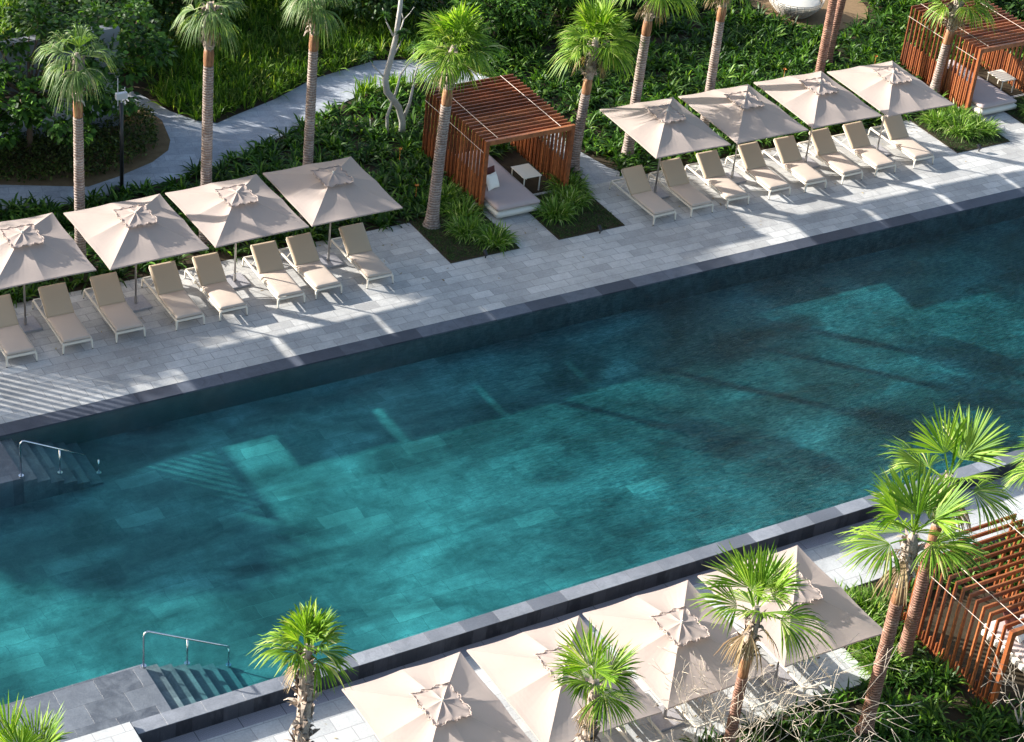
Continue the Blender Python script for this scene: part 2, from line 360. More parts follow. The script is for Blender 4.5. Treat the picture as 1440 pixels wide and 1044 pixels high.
# entry platforms and steps in the pool
def steps(name, ya, yb, z0, label, xs, side):
    r = empty(name, (0,0,0), 0, label, 'pool steps')
    MB().box(XA+1, 12.98, ya, yb, -.765, z0).build('platform', M['slate'], r)
    st = MB(); x = 12.981; z = z0
    for k in range(6):
        z -= .112; st.box(x, x+.315, ya, yb, -.765, z); x += .3155
    st.build('stair_flight', M['steps'], r)
    return r
steps('pool_steps', 29.738, 31.24, -.008, 'grey slate entry platform and sunken steps beside the overflow wall', 0, 1)
steps('pool_steps', 38.16, 39.858, -.03, 'shaded dark slate steps and platform against the far pool edge', 0, 1)
def rail(y, z0, pts, feet, label):
    r = empty('handrail', (feet[0][0], y, z0), 0, label, 'handrail', 'stainless handrails at the pool steps')
    rr = [(x-feet[0][0], 0, z-z0) for x, z in pts]
    MB().tube(rr, .021, 10).build('rail', M['steel'], r, True)
    for i, (x, zb, zt) in enumerate(feet):
        q = MB().tube([(x-feet[0][0],0,zb-z0),(x-feet[0][0],0,zt-z0)], .019, 10).build('post', M['steel'], r, True)
        MB().tube([(x-feet[0][0],0,zb-z0),(x-feet[0][0],0,zb-z0+.025)], .062, 14).build('base_flange', M['steel'], q)
rail(31.16, -.01, [(12.97,-.01),(12.97,.80),(12.985,.85),(13.02,.885),(13.06,.895),(13.75,.49),(14.52,.045),(14.83,-.135),(14.86,-.16),(14.87,-.2)],
     [(12.97,-.01,.5),(13.93,-.29,.38),(14.87,-.68,-.17)], 'sunlit steel handrail above the near pool steps')
rail(38.24, -.03, [(12.95,-.03),(12.95,.84),(12.965,.89),(13.0,.925),(13.04,.93),(13.7,.56),(14.47,.12)],
     [(12.95,-.03,.5),(13.87,-.21,.46),(14.8,-.49,-.1)], 'steel handrail over the shaded far pool steps')
bl = MB().box(4, 12.06, 28.6, 29.66, ZD-.2, .11, bev=.01).build('stone_block_wall', M['deck_low']); tag(bl, 'low pale stone block at the end of the overflow wall', 'low wall')

# garden path
from mathutils.geometry import tessellate_polygon
PATH = [(-10,49.4),(8,49.7),(16.6,49.8),(17.8,49.4),(19.1,49.45),(21.3,49.65),(22.6,49.85),(25.1,50.8),(26.9,51.6),(28.4,52.4),(30.1,53.0),(31.3,52.7),(32.2,51.6),(32.6,50),(32.5,48),(32.45,45.9),(32.35,45.13),(34.2,45.13),(33.75,45.9),(33.5,47),(33.6,50),(33.5,52),(32.9,53.4),(31.9,54.2),(30.5,54.6),(28.1,54.1),(26.4,53.25),(24.7,52.65),(24.1,52.4),(23.6,52.75),(23.1,53.6),(22.7,54.9),(22.2,55.8),(21,56.6),(10,57.5),(10,55.5),(20.6,55.2),(21.8,54.7),(22.5,54.0),(22.65,53.1),(22.4,51.9),(22.1,51.35),(21.4,50.85),(20.2,50.4),(19.2,50.15),(17,51.1),(8,51.3),(-10,51.2)]
tri = tessellate_polygon([[Vector((x,y,0)) for x, y in PATH]])
pm = MB(); pm.add([(x,y,-.012) for x, y in PATH], tri)
struct(pm, 'garden_path', M['path'])
def inpoly(P, poly):
    x, y = P[:,0], P[:,1]; c = np.zeros(len(P), bool); n = len(poly)
    for i in range(n):
        x1,y1 = poly[i]; x2,y2 = poly[(i+1) % n]
        if y1 == y2: continue
        k = ((y1 > y) != (y2 > y)) & (x < (x2-x1)*(y-y1)/(y2-y1)+x1); c ^= k
    return c
def rect(P, x0, x1, y0, y1): return (P[:,0] > x0) & (P[:,0] < x1) & (P[:,1] > y0) & (P[:,1] < y1)
# walkways in front of the cabanas, planters are gaps in the deck: dark beds let in on top of the slab
CAB = [(28.85,45.0),(46.85,44.95)]
bed = MB()
for cx in (28.85, 46.85):
    for (a, b, c, d) in ((cx-2.2, cx-.02, 42.78, 45.16), (cx+1.25, cx+3.45, 42.78, 45.16)):
        bed.box(a, b, c, d, -.02, .022)
bed.box(46.85-2.2-18-.2+.2, 46.85-18-.02-.0, 0, .01, -.3, -.29) if False else None
struct(bed, 'planting_bed', M['soil'])
wk = MB()
for cx in (28.85, 46.85): wk.box(cx-.02, cx+2.95, 45.132, 45.30, -.3, .002)
struct(wk, 'cabana_floor', M['deck'])
# sandy circle with the round daybed, lawn behind
cir = MB(); n = 48; C0 = (47.0, 53.55); R0 = 2.1
cir.add([(C0[0]+R0*math.cos(2*PI*k/n)*(1+.03*math.sin(3*k)), C0[1]+R0*math.sin(2*PI*k/n)*(1+.02*math.cos(2*k)), -.012) for k in range(n)], [tuple(range(n))])
struct(cir, 'sand_circle', M['sand'])
lw = MB(); quad(lw, 47, 75, 56.2, 75, -.012); struct(lw, 'lawn', M['lawn'])

# ------------------------------------------------------------------ foliage generators
def ribbons(P, D, Ln, W, droop, segs=3, prof=(.55,1,.8,.06), rng=RNG, fold=0.0):
    n = len(P); Ln = np.broadcast_to(Ln, n); W = np.broadcast_to(W, n); droop = np.broadcast_to(droop, n)
    S = np.cross(D, np.array([0,0,1.])); nn = np.linalg.norm(S, axis=1, keepdims=True); S = np.where(nn > 1e-4, S/np.maximum(nn,1e-6), np.array([[1.,0,0]]))
    a = rng.normal(0, .5, n)[:,None]; U = np.cross(S, D); S = S*np.cos(a)+U*np.sin(a)
    T = np.linspace(0, 1, segs+1); V = []
    pr = np.interp(T, np.linspace(0, 1, len(prof)), prof)
    for k, t in enumerate(T):
        c = P + D*(Ln*t)[:,None]; c[:,2] -= droop*Ln*t*t*(1+.3*t)
        V += [c - S*(W*pr[k]/2)[:,None], c + S*(W*pr[k]/2)[:,None]]
    V = np.stack(V, 1)            # n, 2(segs+1), 3
    m = 2*(segs+1); base = (np.arange(n)*m)[:,None]
    F = np.concatenate([base + np.array([[2*k, 2*k+1, 2*k+3, 2*k+2]]) for k in range(segs)], 1).reshape(-1, 4)
    return V.reshape(-1, 3), F
def join(parts):
    Vs, Fs, o = [], [], 0
    for V, F in parts: Vs.append(V); Fs.append(F+o); o += len(V)
    return np.concatenate(Vs), np.concatenate(Fs)
def scatter(x0, x1, y0, y1, dens, ok, rng=RNG):
    n = int((x1-x0)*(y1-y0)*dens); P = np.stack([rng.uniform(x0, x1, n), rng.uniform(y0, y1, n), np.zeros(n)], 1)
    return P[ok(P)]
def rosettes(P, z, nb, Ln, W, spread, droop, rng=RNG, segs=3, prof=(.55,1,.85,.08)):
    """each point becomes a tuft of nb arching blades"""
    n = len(P); Q = np.repeat(P, nb, 0); m = len(Q)
    sz = np.repeat(rng.uniform(.7, 1.2, n), nb)
    az = rng.uniform(0, 2*PI, m); el = np.clip(rng.normal(spread, .28, m), .12, 1.5)
    D = np.stack([np.cos(az)*np.cos(el), np.sin(az)*np.cos(el), np.sin(el)], 1)
    Q = Q + D*np.array([.05,.05,0]); Q[:,2] = z
    L_ = Ln*sz*rng.uniform(.7, 1.15, m)
    return ribbons(Q, D, L_, W*rng.uniform(.7, 1.2, m), droop*rng.uniform(.5, 1.4, m), segs, prof, rng)
def stuff(name, V, F, mat, label, cat):
    o = mesh_np(name, V, F, mat); return tag(o, label, cat, None, 'stuff')

def clear_zone(P, grow=.0):
    k = ~inpoly(P, PATH)
    for cx, cy in CAB:
        k &= ~rect(P, cx-.15-grow, cx+3.05+grow, cy-.2, cy+2.8)
        k &= ~rect(P, cx-2.25, cx+3.5, 42.7, 45.2)
    k &= ((P[:,0]-C0[0])**2 + (P[:,1]-C0[1])**2 > (R0+.12)**2)
    return k
BEDA = [(8,51.5),(17,51.25),(19.2,50.35),(20.2,50.6),(21.3,51.05),(21.9,51.5),(22.2,52.1),(22.4,53.1),(22.2,53.9),(21.6,54.3),(21.3,53.2),(8,53.2)]
# strap-leaved bed between deck and path, and the large bed right of it
ok1 = lambda P: clear_zone(P) & ~inpoly(P, BEDA) & (P[:,1] > 45.25) & ~((P[:,0] < 31.5) & (P[:,1] > 49 + np.clip(P[:,0]-20, 0, 12)*.25) & (P[:,1] > 52.2)) & ~((P[:,0] < 23) & (P[:,1] > 50))
P1 = scatter(11, 58, 45.25, 52.5, 11, ok1)
V, F = join([rosettes(P1, .0, 16, .66, .058, .85, .42)])
stuff('strap_leaf_bed', V, F, M['strap'], 'dark green strap-leaved lilies massed between the deck and the garden path', 'ground cover')
P2 = scatter(32, 64, 52.5, 62, 8.0, lambda P: clear_zone(P) & ~((P[:,0] > 47) & (P[:,1] > 55.8)))
V, F = rosettes(P2, .0, 15, .8, .06, .95, .42)
stuff('lily_bank', V, F, M['strap'], 'mid green lilies filling the upper right garden behind the umbrellas', 'ground cover')
# bright long grass
P3 = scatter(20, 33, 52.3, 64, 34, lambda P: clear_zone(P) & ((P[:,0] > 23.0) | (P[:,1] > 56.5)) & (P[:,1] > 52.2))
V, F = rosettes(P3, .0, 8, .78, .036, 1.2, .33)
stuff('long_grass', V, F, M['longgrass'], 'bright long grass in the curve of the stone garden path', 'grass')
# hedge A : small leaves on a mounded top
def leafcloud(P, size, rng, asp=.5, flat=.6):
    n = len(P); az = rng.uniform(0, 2*PI, n); el = rng.normal(.35, flat, n)
    D = np.stack([np.cos(az)*np.cos(el), np.sin(az)*np.cos(el), np.sin(el)], 1)
    L_ = size*rng.uniform(.6, 1.3, n)
    return ribbons(P, D, L_, L_*asp, .25, 2, (.25, 1, .1), rng)
PA = scatter(11, 22.6, 50.2, 54.4, 420, lambda P: inpoly(P, [(a*.985+.25, b*.99+.52) for a, b in BEDA]))
PA[:,2] = RNG.uniform(0, 1, len(PA))**.6*(.42+.10*np.sin(PA[:,0]*2.1)+.09*np.sin(PA[:,1]*3.3+PA[:,0]))
V, F = leafcloud(PA, .12, RNG); stuff('low_hedge', V, F, M['hedge'], 'olive green knee-high hedge with a rounded end beside the path', 'hedge')
EDG = [(8,51.3),(17,51.1),(19.2,50.15),(20.2,50.4),(21.4,50.85),(22.1,51.35),(22.4,51.9),(22.65,53.1),(22.5,54.0),(21.8,54.7),(8,54.6)]
em = MB(); tri = tessellate_polygon([[Vector((x,y,0)) for x, y in EDG]]); em.add([(x,y,-.017) for x, y in EDG], tri); struct(em, 'bed_edging', M['mulch'])
# dark turf under planters
def planter_turf(x0, x1, y0, y1, name, label):
    P = scatter(x0+.03, x1-.03, y0+.03, y1-.03, 420, lambda P: P[:,0] > -99)
    V, F = rosettes(P, .02, 3, .10, .012, .9, .3, segs=2); stuff(name, V, F, M['turf'], label, 'ground cover')
planter_turf(26.65, 28.83, 42.78, 45.16, 'dwarf_turf', 'dark dwarf turf in the square bed left of the near cabana')
planter_turf(30.1, 32.3, 42.78, 45.16, 'dwarf_turf', 'dark dwarf turf in the square bed right of the near cabana')
planter_turf(44.65, 46.83, 42.78, 45.16, 'dwarf_turf', 'dark dwarf turf in the bed beside the far cabana')
planter_turf(48.1, 50.3, 42.78, 45.16, 'dwarf_turf', 'dark dwarf turf at the right edge beyond the far cabana')
# beds on the lower side
okS = lambda P: ~rect(P, 28.6, 32.1, 22.7, 26.5) & ((P[:,1] < 24.65) | (P[:,0] > 27.25))
PS = scatter(14, 36, 19.2, 27.3, 12, okS); PS = PS[okS(PS)]
V, F = rosettes(PS, ZD, 16, .62, .055, .85, .42)
stuff('lower_lily_bed', V, F, M['strap'], 'lush strap-leaved planting below the lower umbrellas around the slatted cabana', 'ground cover')

def clump(x, y, r, h, n, label, z=.02, seed=0, group='ornamental grass clumps beside the cabanas', mat='clump'):
    rng = np.random.default_rng(seed+100)
    a = rng.uniform(0, 2*PI, n); rr = r*.45*np.sqrt(rng.uniform(0, 1, n))
    P = np.stack([rr*np.cos(a), rr*np.sin(a), np.zeros(n)], 1)
    az = a + rng.normal(0, .7, n); el = np.clip(1.35 - rr/(r*.45)*.55 + rng.normal(0, .18, n), .3, 1.5)
    D = np.stack([np.cos(az)*np.cos(el), np.sin(az)*np.cos(el), np.sin(el)], 1)
    V, F = ribbons(P, D, h*rng.uniform(.7, 1.25, n), .030*rng.uniform(.7, 1.3, n), .42*rng.uniform(.5, 1.6, n), 5, (.6,1,1,.8,.5,.05), rng)
    o = mesh_np('grass_clump', V, F, M[mat]); o.location = (x, y, z)
    return tag(o, label, 'grass clump', group)
sd = 0
for (x, y, r, h, lab) in (
    (28.35,43.35,.85,.62,'bright arching grass clump at the walkway corner left of the near cabana'),
    (27.9,44.1,.8,.62,'grass clump between the palm foot and the cabana front post'),
    (28.2,44.9,.8,.66,'grass clump against the left screen of the near cabana, closest to the front'),
    (28.25,45.9,.7,.66,'shaded grass clump against the left screen, midway along the near cabana'),
    (30.75,44.05,.85,.62,'grass clump spilling toward the near cabana walkway from the right bed'),
    (31.5,44.45,.85,.66,'grass clump in the middle of the bed right of the near cabana'),
    (31.9,45.2,.8,.66,'grass clump at the foot of the palm right of the near cabana'),
    (45.75,43.9,.95,.72,'sunlit yellow-green grass clump left of the far cabana walkway'),
    (46.35,43.7,.85,.66,'sunlit grass clump nearest the walkway of the far cabana'),
    (45.4,44.6,.8,.62,'grass clump tucked under the corner of the last umbrella'),
    (46.2,44.55,.8,.66,'grass clump against the front post of the far cabana'),
    (49.0,43.9,.85,.62,'grass clump cut by the right edge of the photo beside the far cabana')):
    sd += 1; clump(x, y, r, h, 420, lab, seed=sd)
for (x, y, lab) in ((27.75,26.9,'bright grass clump beside the tip of the last lower umbrella'),(28.4,26.6,'bright grass clump behind the leaning-over fan palm near the slatted roof'),(27.7,26.0,'grass clump just right of the pale kerb corner of the lower deck'),(27.6,25.1,'grass clump lowest along the pale deck kerb')):
    sd += 1; clump(x, y, .9, .75, 420, lab, ZD, sd, 'grass clumps beside the lower deck')

# ------------------------------------------------------------------ palms
def fan_leaf(O, pd, R, pl, droop, rng, nseg=34, span=2.55, cup=.25):
    """one fan leaf: petiole then pleated blade. returns V,F (blade) and petiole points"""
    pd = pd/np.linalg.norm(pd); up = np.array([0,0,1.])
    s = np.cross(pd, up); s /= np.linalg.norm(s)+1e-9; nrm = np.cross(s, pd)
    if nrm[2] < 0: nrm = -nrm
    pp = [O + pd*pl*t - up*.18*pl*droop*t*t for t in (0,.35,.7,1)]
    H = pp[-1]; fd = pp[-1]-pp[-2]; fd /= np.linalg.norm(fd); s = np.cross(fd, up); s /= np.linalg.norm(s)+1e-9; nrm = np.cross(s, fd)
    th = np.linspace(-span, span, nseg) + rng.normal(0, .02, nseg)
    dirs = fd[None]*np.cos(th)[:,None] + s[None]*np.sin(th)[:,None] + nrm[None]*(cup*(1-np.cos(th)*.3)+rng.normal(0,.05,nseg))[:,None]
    dirs /= np.linalg.norm(dirs, axis=1, keepdims=True)
    Ls = R*(.70+.30*np.cos(th*.62))*rng.uniform(.80, 1.08, nseg)*rng.uniform(.85,1.1)
    dt = 2*span/nseg; T = np.array([.02,.25,.5,.68,.85,1.0]); V = []
    wmax = Ls*.5*dt*1.05
    wid = np.array([.08,.5,1.02,1.12,.62,.06])
    perp = np.cross(dirs, nrm[None]); perp /= np.linalg.norm(perp, axis=1, keepdims=True)
    for t, wk_ in zip(T, wid):
        c = H + dirs*(Ls*t)[:,None]; c[:,2] -= droop*Ls*(max(0, t-.35)**2)*1.1*(1+.5*rng.random(nseg)*(t > .8))
        hw = (wmax*wk_*.5)[:,None]
        V += [c - perp*hw, c + nrm[None]*hw*.55, c + perp*hw]
    V = np.stack(V, 1).reshape(-1, 3); m = 18; base = (np.arange(nseg)*m)[:,None]
    fs = []
    for k in range(5):
        a = 3*k; fs += [[a,a+1,a+4,a+3],[a+1,a+2,a+5,a+4]]
    F = np.concatenate([base + np.array([q]) for q in fs], 1).reshape(-1, 4)
    # petiole ribbon
    hw = .022; PV = []
    for q in pp: PV += [q - s*hw, q + nrm*hw*.6, q + s*hw]
    PF = [[3*k,3*k+1,3*k+4,3*k+3] for k in range(3)] + [[3*k+1,3*k+2,3*k+5,3*k+4] for k in range(3)]
    return join([(V, F), (np.array(PV), np.array(PF))])
CROWNS = {}
def crown_mesh(key, nl, R, pl, seed, style):
    k = (key, nl, R, pl, seed, style)
    if k in CROWNS: return CROWNS[k]
    rng = np.random.default_rng(seed); parts = []
    for i in range(nl):
        az = i*2.399+rng.normal(0, .25); t = i/(nl-1)
        if style == 'full': el = math.radians(82 - 112*t**.9)
        elif style == 'wispy': el = math.radians(80 - 115*t**.8)
        elif style == 'open': el = math.radians(74 - 78*t)
        else: el = math.radians(88 - 92*t)
        el += rng.normal(0, .16)
        d = np.array([math.cos(az)*math.cos(el), math.sin(az)*math.cos(el), math.sin(el)])
        O = np.array([math.cos(az)*.06, math.sin(az)*.06, -.22*t])
        dr = .22 + .55*t + (.6 if style == 'wispy' else 0) - (.18 if style == 'open' else 0)
        parts.append(fan_leaf(O, d, R*rng.uniform(.88, 1.1), pl*rng.uniform(.75, 1.15), dr, rng, span={'wispy':1.2,'open':1.3,'tuft':.95,'full':1.55}[style], nseg={'wispy':22,'open':36,'tuft':18,'full':34}[style], cup={'wispy':.45,'open':.12,'tuft':.3,'full':.25}[style]))
    # spear leaves
    for j in range(3):
        a = rng.uniform(0, 6.28); D = np.array([[.12*math.cos(a), .12*math.sin(a), 1.]]); D /= np.linalg.norm(D)
        parts.append(ribbons(np.zeros((1,3)), D, R*1.1, .05, 0., 3, (.6,1,.8,.1), rng))
    V, F = join(parts); CROWNS[k] = (V, F); return V, F
def palm(x, y, zb, zc, r0, label, style='full', nl=18, R=.82, pl=.55, seed=1, brown=False, lean=(0,0), mat='palm_leaf', boots_h=.75, sheath=True, group='fan palms around the pool'):
    """zc = height of the crown heart above the foot"""
    t = empty('palm_tree', (x, y, zb), 0, label, 'palm tree', group)
    rng = random.Random(seed); H = zc
    def ax(z): f = z/H; return (lean[0]*f**1.3, lean[1]*f**1.3, z)
    zs = H-1.75 if sheath else H-.6
    brown = brown or not sheath
    mb = MB(); nn = int(zs/.045); pts = []; rad = []
    for k in range(nn+1):
        z = zs*k/nn; pts.append(ax(z)); f = z/H
        rad.append(r0*(1.0-.22*f) + r0*.55*math.exp(-z/.22) + (.0035 if k % 2 else -.002) + rng.uniform(-.004,.004))
    mb.tube(pts, rad, 14); mb.build('trunk', M['trunk_brown' if brown else 'trunk'], t, True)
    rt = r0*.80
    if sheath:
        q = MB(); zz = [zs-.02+.07*k for k in range(8)]
        q.tube([ax(z) for z in zz], [rt*(.98+.10*math.sin(k*.5)+rng.uniform(-.02,.02)) for k in range(8)], 14); q.build('sheath', M['sheath'], t, True)
    # fibrous leaf bases
    nrng = np.random.default_rng(seed+5); nb = int(80*max(1, boots_h)); zz = np.sort(nrng.uniform(H-boots_h-.5, H-.15, nb)); az = nrng.uniform(0, 6.28, nb)
    core = MB(); core.tube([ax(H-boots_h-.52), ax(H-boots_h-.2), ax(H-.3), ax(H)], [rt*1.0, rt*1.28, rt*1.1, rt*.5], 12)
    P = np.array([[ax(z)[0]+rt*1.08*math.cos(a), ax(z)[1]+rt*1.08*math.sin(a), z] for z, a in zip(zz, az)])
    el = nrng.uniform(.5, 1.35, nb); D = np.stack([np.cos(az+nrng.normal(0,.5,nb))*np.cos(el), np.sin(az+nrng.normal(0,.5,nb))*np.cos(el), np.sin(el)], 1)
    V, F = ribbons(P, D, nrng.uniform(.14,.32,nb), nrng.uniform(.06,.13,nb), nrng.uniform(-.1,.9,nb), 3, (1,.9,.6,.15), nrng)
    core.add([tuple(v) for v in V], [tuple(f) for f in F]); core.build('leaf_base', M['boots'], t)
    dn = []
    for k in range(3 if style != 'tuft' else 2):
        a = nrng.uniform(0, 6.28); d = np.array([math.cos(a)*.55, math.sin(a)*.55, -.8]); dn.append(fan_leaf(np.array([0.,0,0]), d, R*.6, pl*.8, .9, nrng, span=.6, nseg=12, cup=.5))
    V, F = join(dn); o = mesh_np('dead_frond', V, F, M['dead'], t); o.location = ax(H-.25)
    V, F = crown_mesh('c', nl, R, pl, seed % 5, style)
    o = mesh_np('crown', V, F, M[mat], t); o.location = ax(H+.04); o.rotation_euler = (0,0,seed*1.37)
    return t
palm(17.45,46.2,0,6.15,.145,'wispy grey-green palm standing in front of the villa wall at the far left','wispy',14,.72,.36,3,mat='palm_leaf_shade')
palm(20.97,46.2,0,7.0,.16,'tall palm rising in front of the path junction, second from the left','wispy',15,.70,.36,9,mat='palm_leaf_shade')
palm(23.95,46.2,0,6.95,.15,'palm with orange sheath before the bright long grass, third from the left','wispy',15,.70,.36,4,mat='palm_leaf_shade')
palm(27.14,44.75,0,5.45,.17,'dark leafy palm growing from the bed at the left screen of the near cabana','full',24,.92,.45,6,lean=(.28,.1))
palm(32.62,46.1,0,4.25,.155,'shorter palm growing right of the near cabana front post','full',21,.9,.45,12,lean=(.25,0))
palm(34.6,46.2,0,5.75,.16,'palm trunk behind the first umbrella of the right-hand row','full',16,.85,.5,7,lean=(.1,0))
palm(37.33,46.2,0,5.8,.15,'slim palm trunk behind the second umbrella of the right-hand row','full',16,.85,.5,8,lean=(-.05,0))
palm(41.5,46.2,0,6.2,.15,'reddish-brown palm trunk beside the sand circle','full',16,.85,.5,9,brown=True)
palm(44.6,49.4,0,6.0,.15,'dark-barked palm leaning just right of the reddish-brown palm trunk','full',16,.85,.5,10,brown=True,lean=(.5,0))
palm(46.62,46.3,0,3.55,.15,'short palm standing against the left screen of the far cabana','full',18,.85,.5,11,lean=(.2,.0))
palm(25.78,23.5,ZD,5.35,.155,'largest near palm with ringed trunk and orange band at lower right','open',10,1.2,.42,13,brown=True)
palm(28.1,25.05,ZD,5.0,.15,'brown-trunked palm half hidden behind the largest near palm','open',7,1.2,.5,18,brown=True)
palm(22.26,23.68,ZD,4.55,.125,'palm rising through the bare white twigs before the third lower umbrella','open',9,1.05,.42,19,brown=True)
palm(18.3,23.15,ZD,4.6,.12,'small shaggy palm in front of the second lower umbrella','open',8,.84,.22,16,sheath=False,boots_h=2.6)
palm(13.28,24.75,ZD,5.95,.13,'small shaggy palm beside the gutter left of the lower umbrellas','tuft',17,.72,.2,17,sheath=False,boots_h=2.6)
palm(8.4,25.1,ZD,4.8,.13,'palm whose leaf tips show in the bottom left corner','open',11,.85,.4,21,sheath=False,boots_h=2)
palm(32.45,25.9,ZD,3.5,.14,'palm whose leaf tip pokes in at the right edge above the lower deck','full',14,.8,.5,22)

# ------------------------------------------------------------------ trees and shrubs
def tree(x, y, h, cr, label, nleaf, lsize, mat='broad', bark='bark', seed=1, cz=None, ncl=26, asp=.6, name='broadleaf_tree', zb=0, squash=.6, cat='tree', group=None, trunk_r=.09, clump_r=.55):
    t = empty(name, (x, y, zb), 0, label, cat, group)
    rng = np.random.default_rng(seed); pr = random.Random(seed)
    cz = cz or h*.65
    mb = MB(); mb.tube([(0,0,0),(.05,.03,h*.25),(.02,-.06,h*.45)], [trunk_r, trunk_r*.8, trunk_r*.7], 8)
    cs = []
    for k in range(ncl):
        a = k*2.399; u = math.sqrt((k+.5)/ncl); zz = cz + squash*cr*(1-u*u)**.5*pr.uniform(-.5, 1.0)
        c = (cr*u*math.cos(a)+pr.uniform(-.2,.2), cr*u*math.sin(a)+pr.uniform(-.2,.2), zz); cs.append(c)
        mid = (c[0]*.45+pr.uniform(-.15,.15), c[1]*.45+pr.uniform(-.15,.15), h*.4+(zz-h*.4)*.45)
        mb.tube([(.02,-.06,h*.42), mid, c], [trunk_r*.42, trunk_r*.28, trunk_r*.1], 5)
    mb.build('trunk', M[bark], t, True)
    parts = []; per = max(1, nleaf//ncl)
    for c in cs:
        R_ = clump_r*pr.uniform(.7, 1.3)
        q = rng.normal(0, 1, (per, 3)); q /= np.linalg.norm(q, axis=1, keepdims=True); q *= (R_*rng.uniform(.35, 1, per)**.5)[:,None]; q[:,2] *= .6
        P = q + np.array(c)
        D = q/np.linalg.norm(q, axis=1, keepdims=True) + rng.normal(0, .45, (per, 3)); D /= np.linalg.norm(D, axis=1, keepdims=True)
        L_ = lsize*rng.uniform(.6, 1.25, per)
        parts.append(ribbons(P, D, L_, L_*asp, .2, 2, (.3,1,.25), rng))
    V, F = join(parts); mesh_np('crown', V, F, M[mat], t); return t
tree(18.3,52.3,4.6,2.5,'large round-leaved tree in front of the villa wall',7500,.17,seed=2,cz=2.3,ncl=40,asp=.75,clump_r=.5,trunk_r=.1,squash=.8)
tree(21.5,54.2,3.4,1.6,'round-leaved tree reaching over the start of the path beside the lamp post',2400,.17,seed=3,cz=2.3,ncl=20,asp=.8,clump_r=.45)
tree(22.0,57.5,3.2,2.0,'dense dark tree behind the villa wall top at the upper left',5500,.2,'dark_leaf',seed=4,cz=1.5,ncl=34,clump_r=.6)
tree(25.6,59.2,3,2.0,'dense dark bushy tree above the bright long grass',5500,.2,'dark_leaf',seed=5,cz=1.1,ncl=36,clump_r=.7)
tree(28.4,60.5,4,2.3,'mid green bushy tree at the top edge behind the long grass',5200,.18,'strap',seed=6,cz=1.4,ncl=30,clump_r=.7)
tree(32.3,57.8,3.4,1.9,'shadowed bushy tree at the top edge beside the white-barked tree',4600,.17,'dark_leaf',seed=7,cz=1.3,ncl=30,clump_r=.6)
tree(34.9,54.6,3.0,1.5,'glossy light green shrub tree directly above the near cabana roof',4200,.17,'broad',seed=8,cz=1.5,ncl=26,clump_r=.5,asp=.45)
tree(36.9,55.9,3.2,1.6,'glossy shrub tree beside the short palm crown at the top centre',4200,.17,'broad',seed=9,cz=1.5,ncl=26,clump_r=.5,asp=.45)
tree(39.6,55.6,3.0,1.7,'dark shrub behind the top of the first right-hand palm trunks',4200,.17,'dark_leaf',seed=10,cz=1.1,ncl=26,clump_r=.55)
tree(51.5,51.5,3.0,1.6,'dark shrub above the roof of the far cabana',4200,.17,'dark_leaf',seed=13,cz=1.2,ncl=26,clump_r=.55)
tree(54.0,49.0,3.4,1.8,'dark shrub at the right edge behind the far cabana',4200,.17,'dark_leaf',seed=14,cz=1.2,ncl=26,clump_r=.55)

def branch(mb, p, d, L_, r, depth, rng, bend=.35, split=2, sub=.72, minr=.004):
    pts = [p]; rad = [r]; n = 4
    for k in range(n):
        d = (d + Vector((rng.uniform(-1,1), rng.uniform(-1,1), rng.uniform(-.8,1)))*bend*.4).normalized()
        p = p + d*L_/n; pts.append(p); rad.append(max(minr, r*(1-.35*(k+1)/n)))
    mb.tube(pts, rad, 6 if r > .02 else 4, cap=True)
    ends = [(p, d)]
    if depth > 0:
        ends = []
        for j in range(split + (rng.random() < .4)):
            ax = d.cross(Vector((rng.uniform(-1,1), rng.uniform(-1,1), rng.uniform(-1,1)))).normalized()
            nd = (Matrix.Rotation(rng.uniform(.35,.85), 3, ax) @ d).normalized()
            q = pts[-1] if j < 2 else pts[rng.randint(1,3)]
            ends += branch(mb, q, nd, L_*sub*rng.uniform(.75,1.2), rad[-1]*.72, depth-1, rng, bend, split, sub, minr)
    return ends
# white-barked frangipani
t = empty('frangipani_tree', (28.92,49.83,0), 0, 'white-barked crooked frangipani left of the near cabana', 'tree')
mb = MB()
mb.tube([(0,0,0),(-.02,0,.45),(-.18,0,.95),(-.62,0,1.55),(-.70,0,1.95),(-.58,0,2.5),(-.45,0,3.2),(-.38,0,4.1),(-.3,.1,4.9)], [.11,.10,.10,.10,.095,.085,.08,.07,.055], 9)
mb.tube([(-.45,.05,0),(-.55,0,.7),(-.30,.0,1.5),(-.2,0,2.0)], [.05,.05,.04,.03], 7)
mb.tube([(0,0,.5),(.18,0,1.0),(.30,.05,1.6)], [.06,.05,.035], 7)
rr = random.Random(4); ends = []
for p_, d_ in (((-.58,0,2.5),(.6,.2,.8)),((-.45,0,3.2),(.7,0,.8)),((-.45,0,3.2),(-.5,.3,.8)),((-.3,.1,4.9),(.3,0,1)),((-.3,.1,4.9),(-.5,0,.8)),((.30,.05,1.6),(.3,.1,.9)),((-.2,0,2.0),(.5,0,.6)),((-.7,0,1.95),(-.6,.2,.8))):
    ends += branch(mb, Vector(p_), Vector(d_).normalized(), .6, .03, 1, rr)
mb.build('trunk', M['bark_white'], t, True)
rng = np.random.default_rng(8); parts = []
for p_, d_ in ends:
    if p_.z > 4.0 and rr.random() < .5: continue
    n = 16; az = rng.uniform(0, 6.28, n); el = rng.uniform(0, 1.0, n)
    D = np.stack([np.cos(az)*np.cos(el), np.sin(az)*np.cos(el), np.sin(el)], 1)
    parts.append(ribbons(np.repeat(np.array([tuple(p_)]), n, 0), D, rng.uniform(.18,.32,n), .075, .35, 3, (.3,1,.8,.1), rng))
V, F = join(parts); mesh_np('crown', V, F, M['broad'], t)
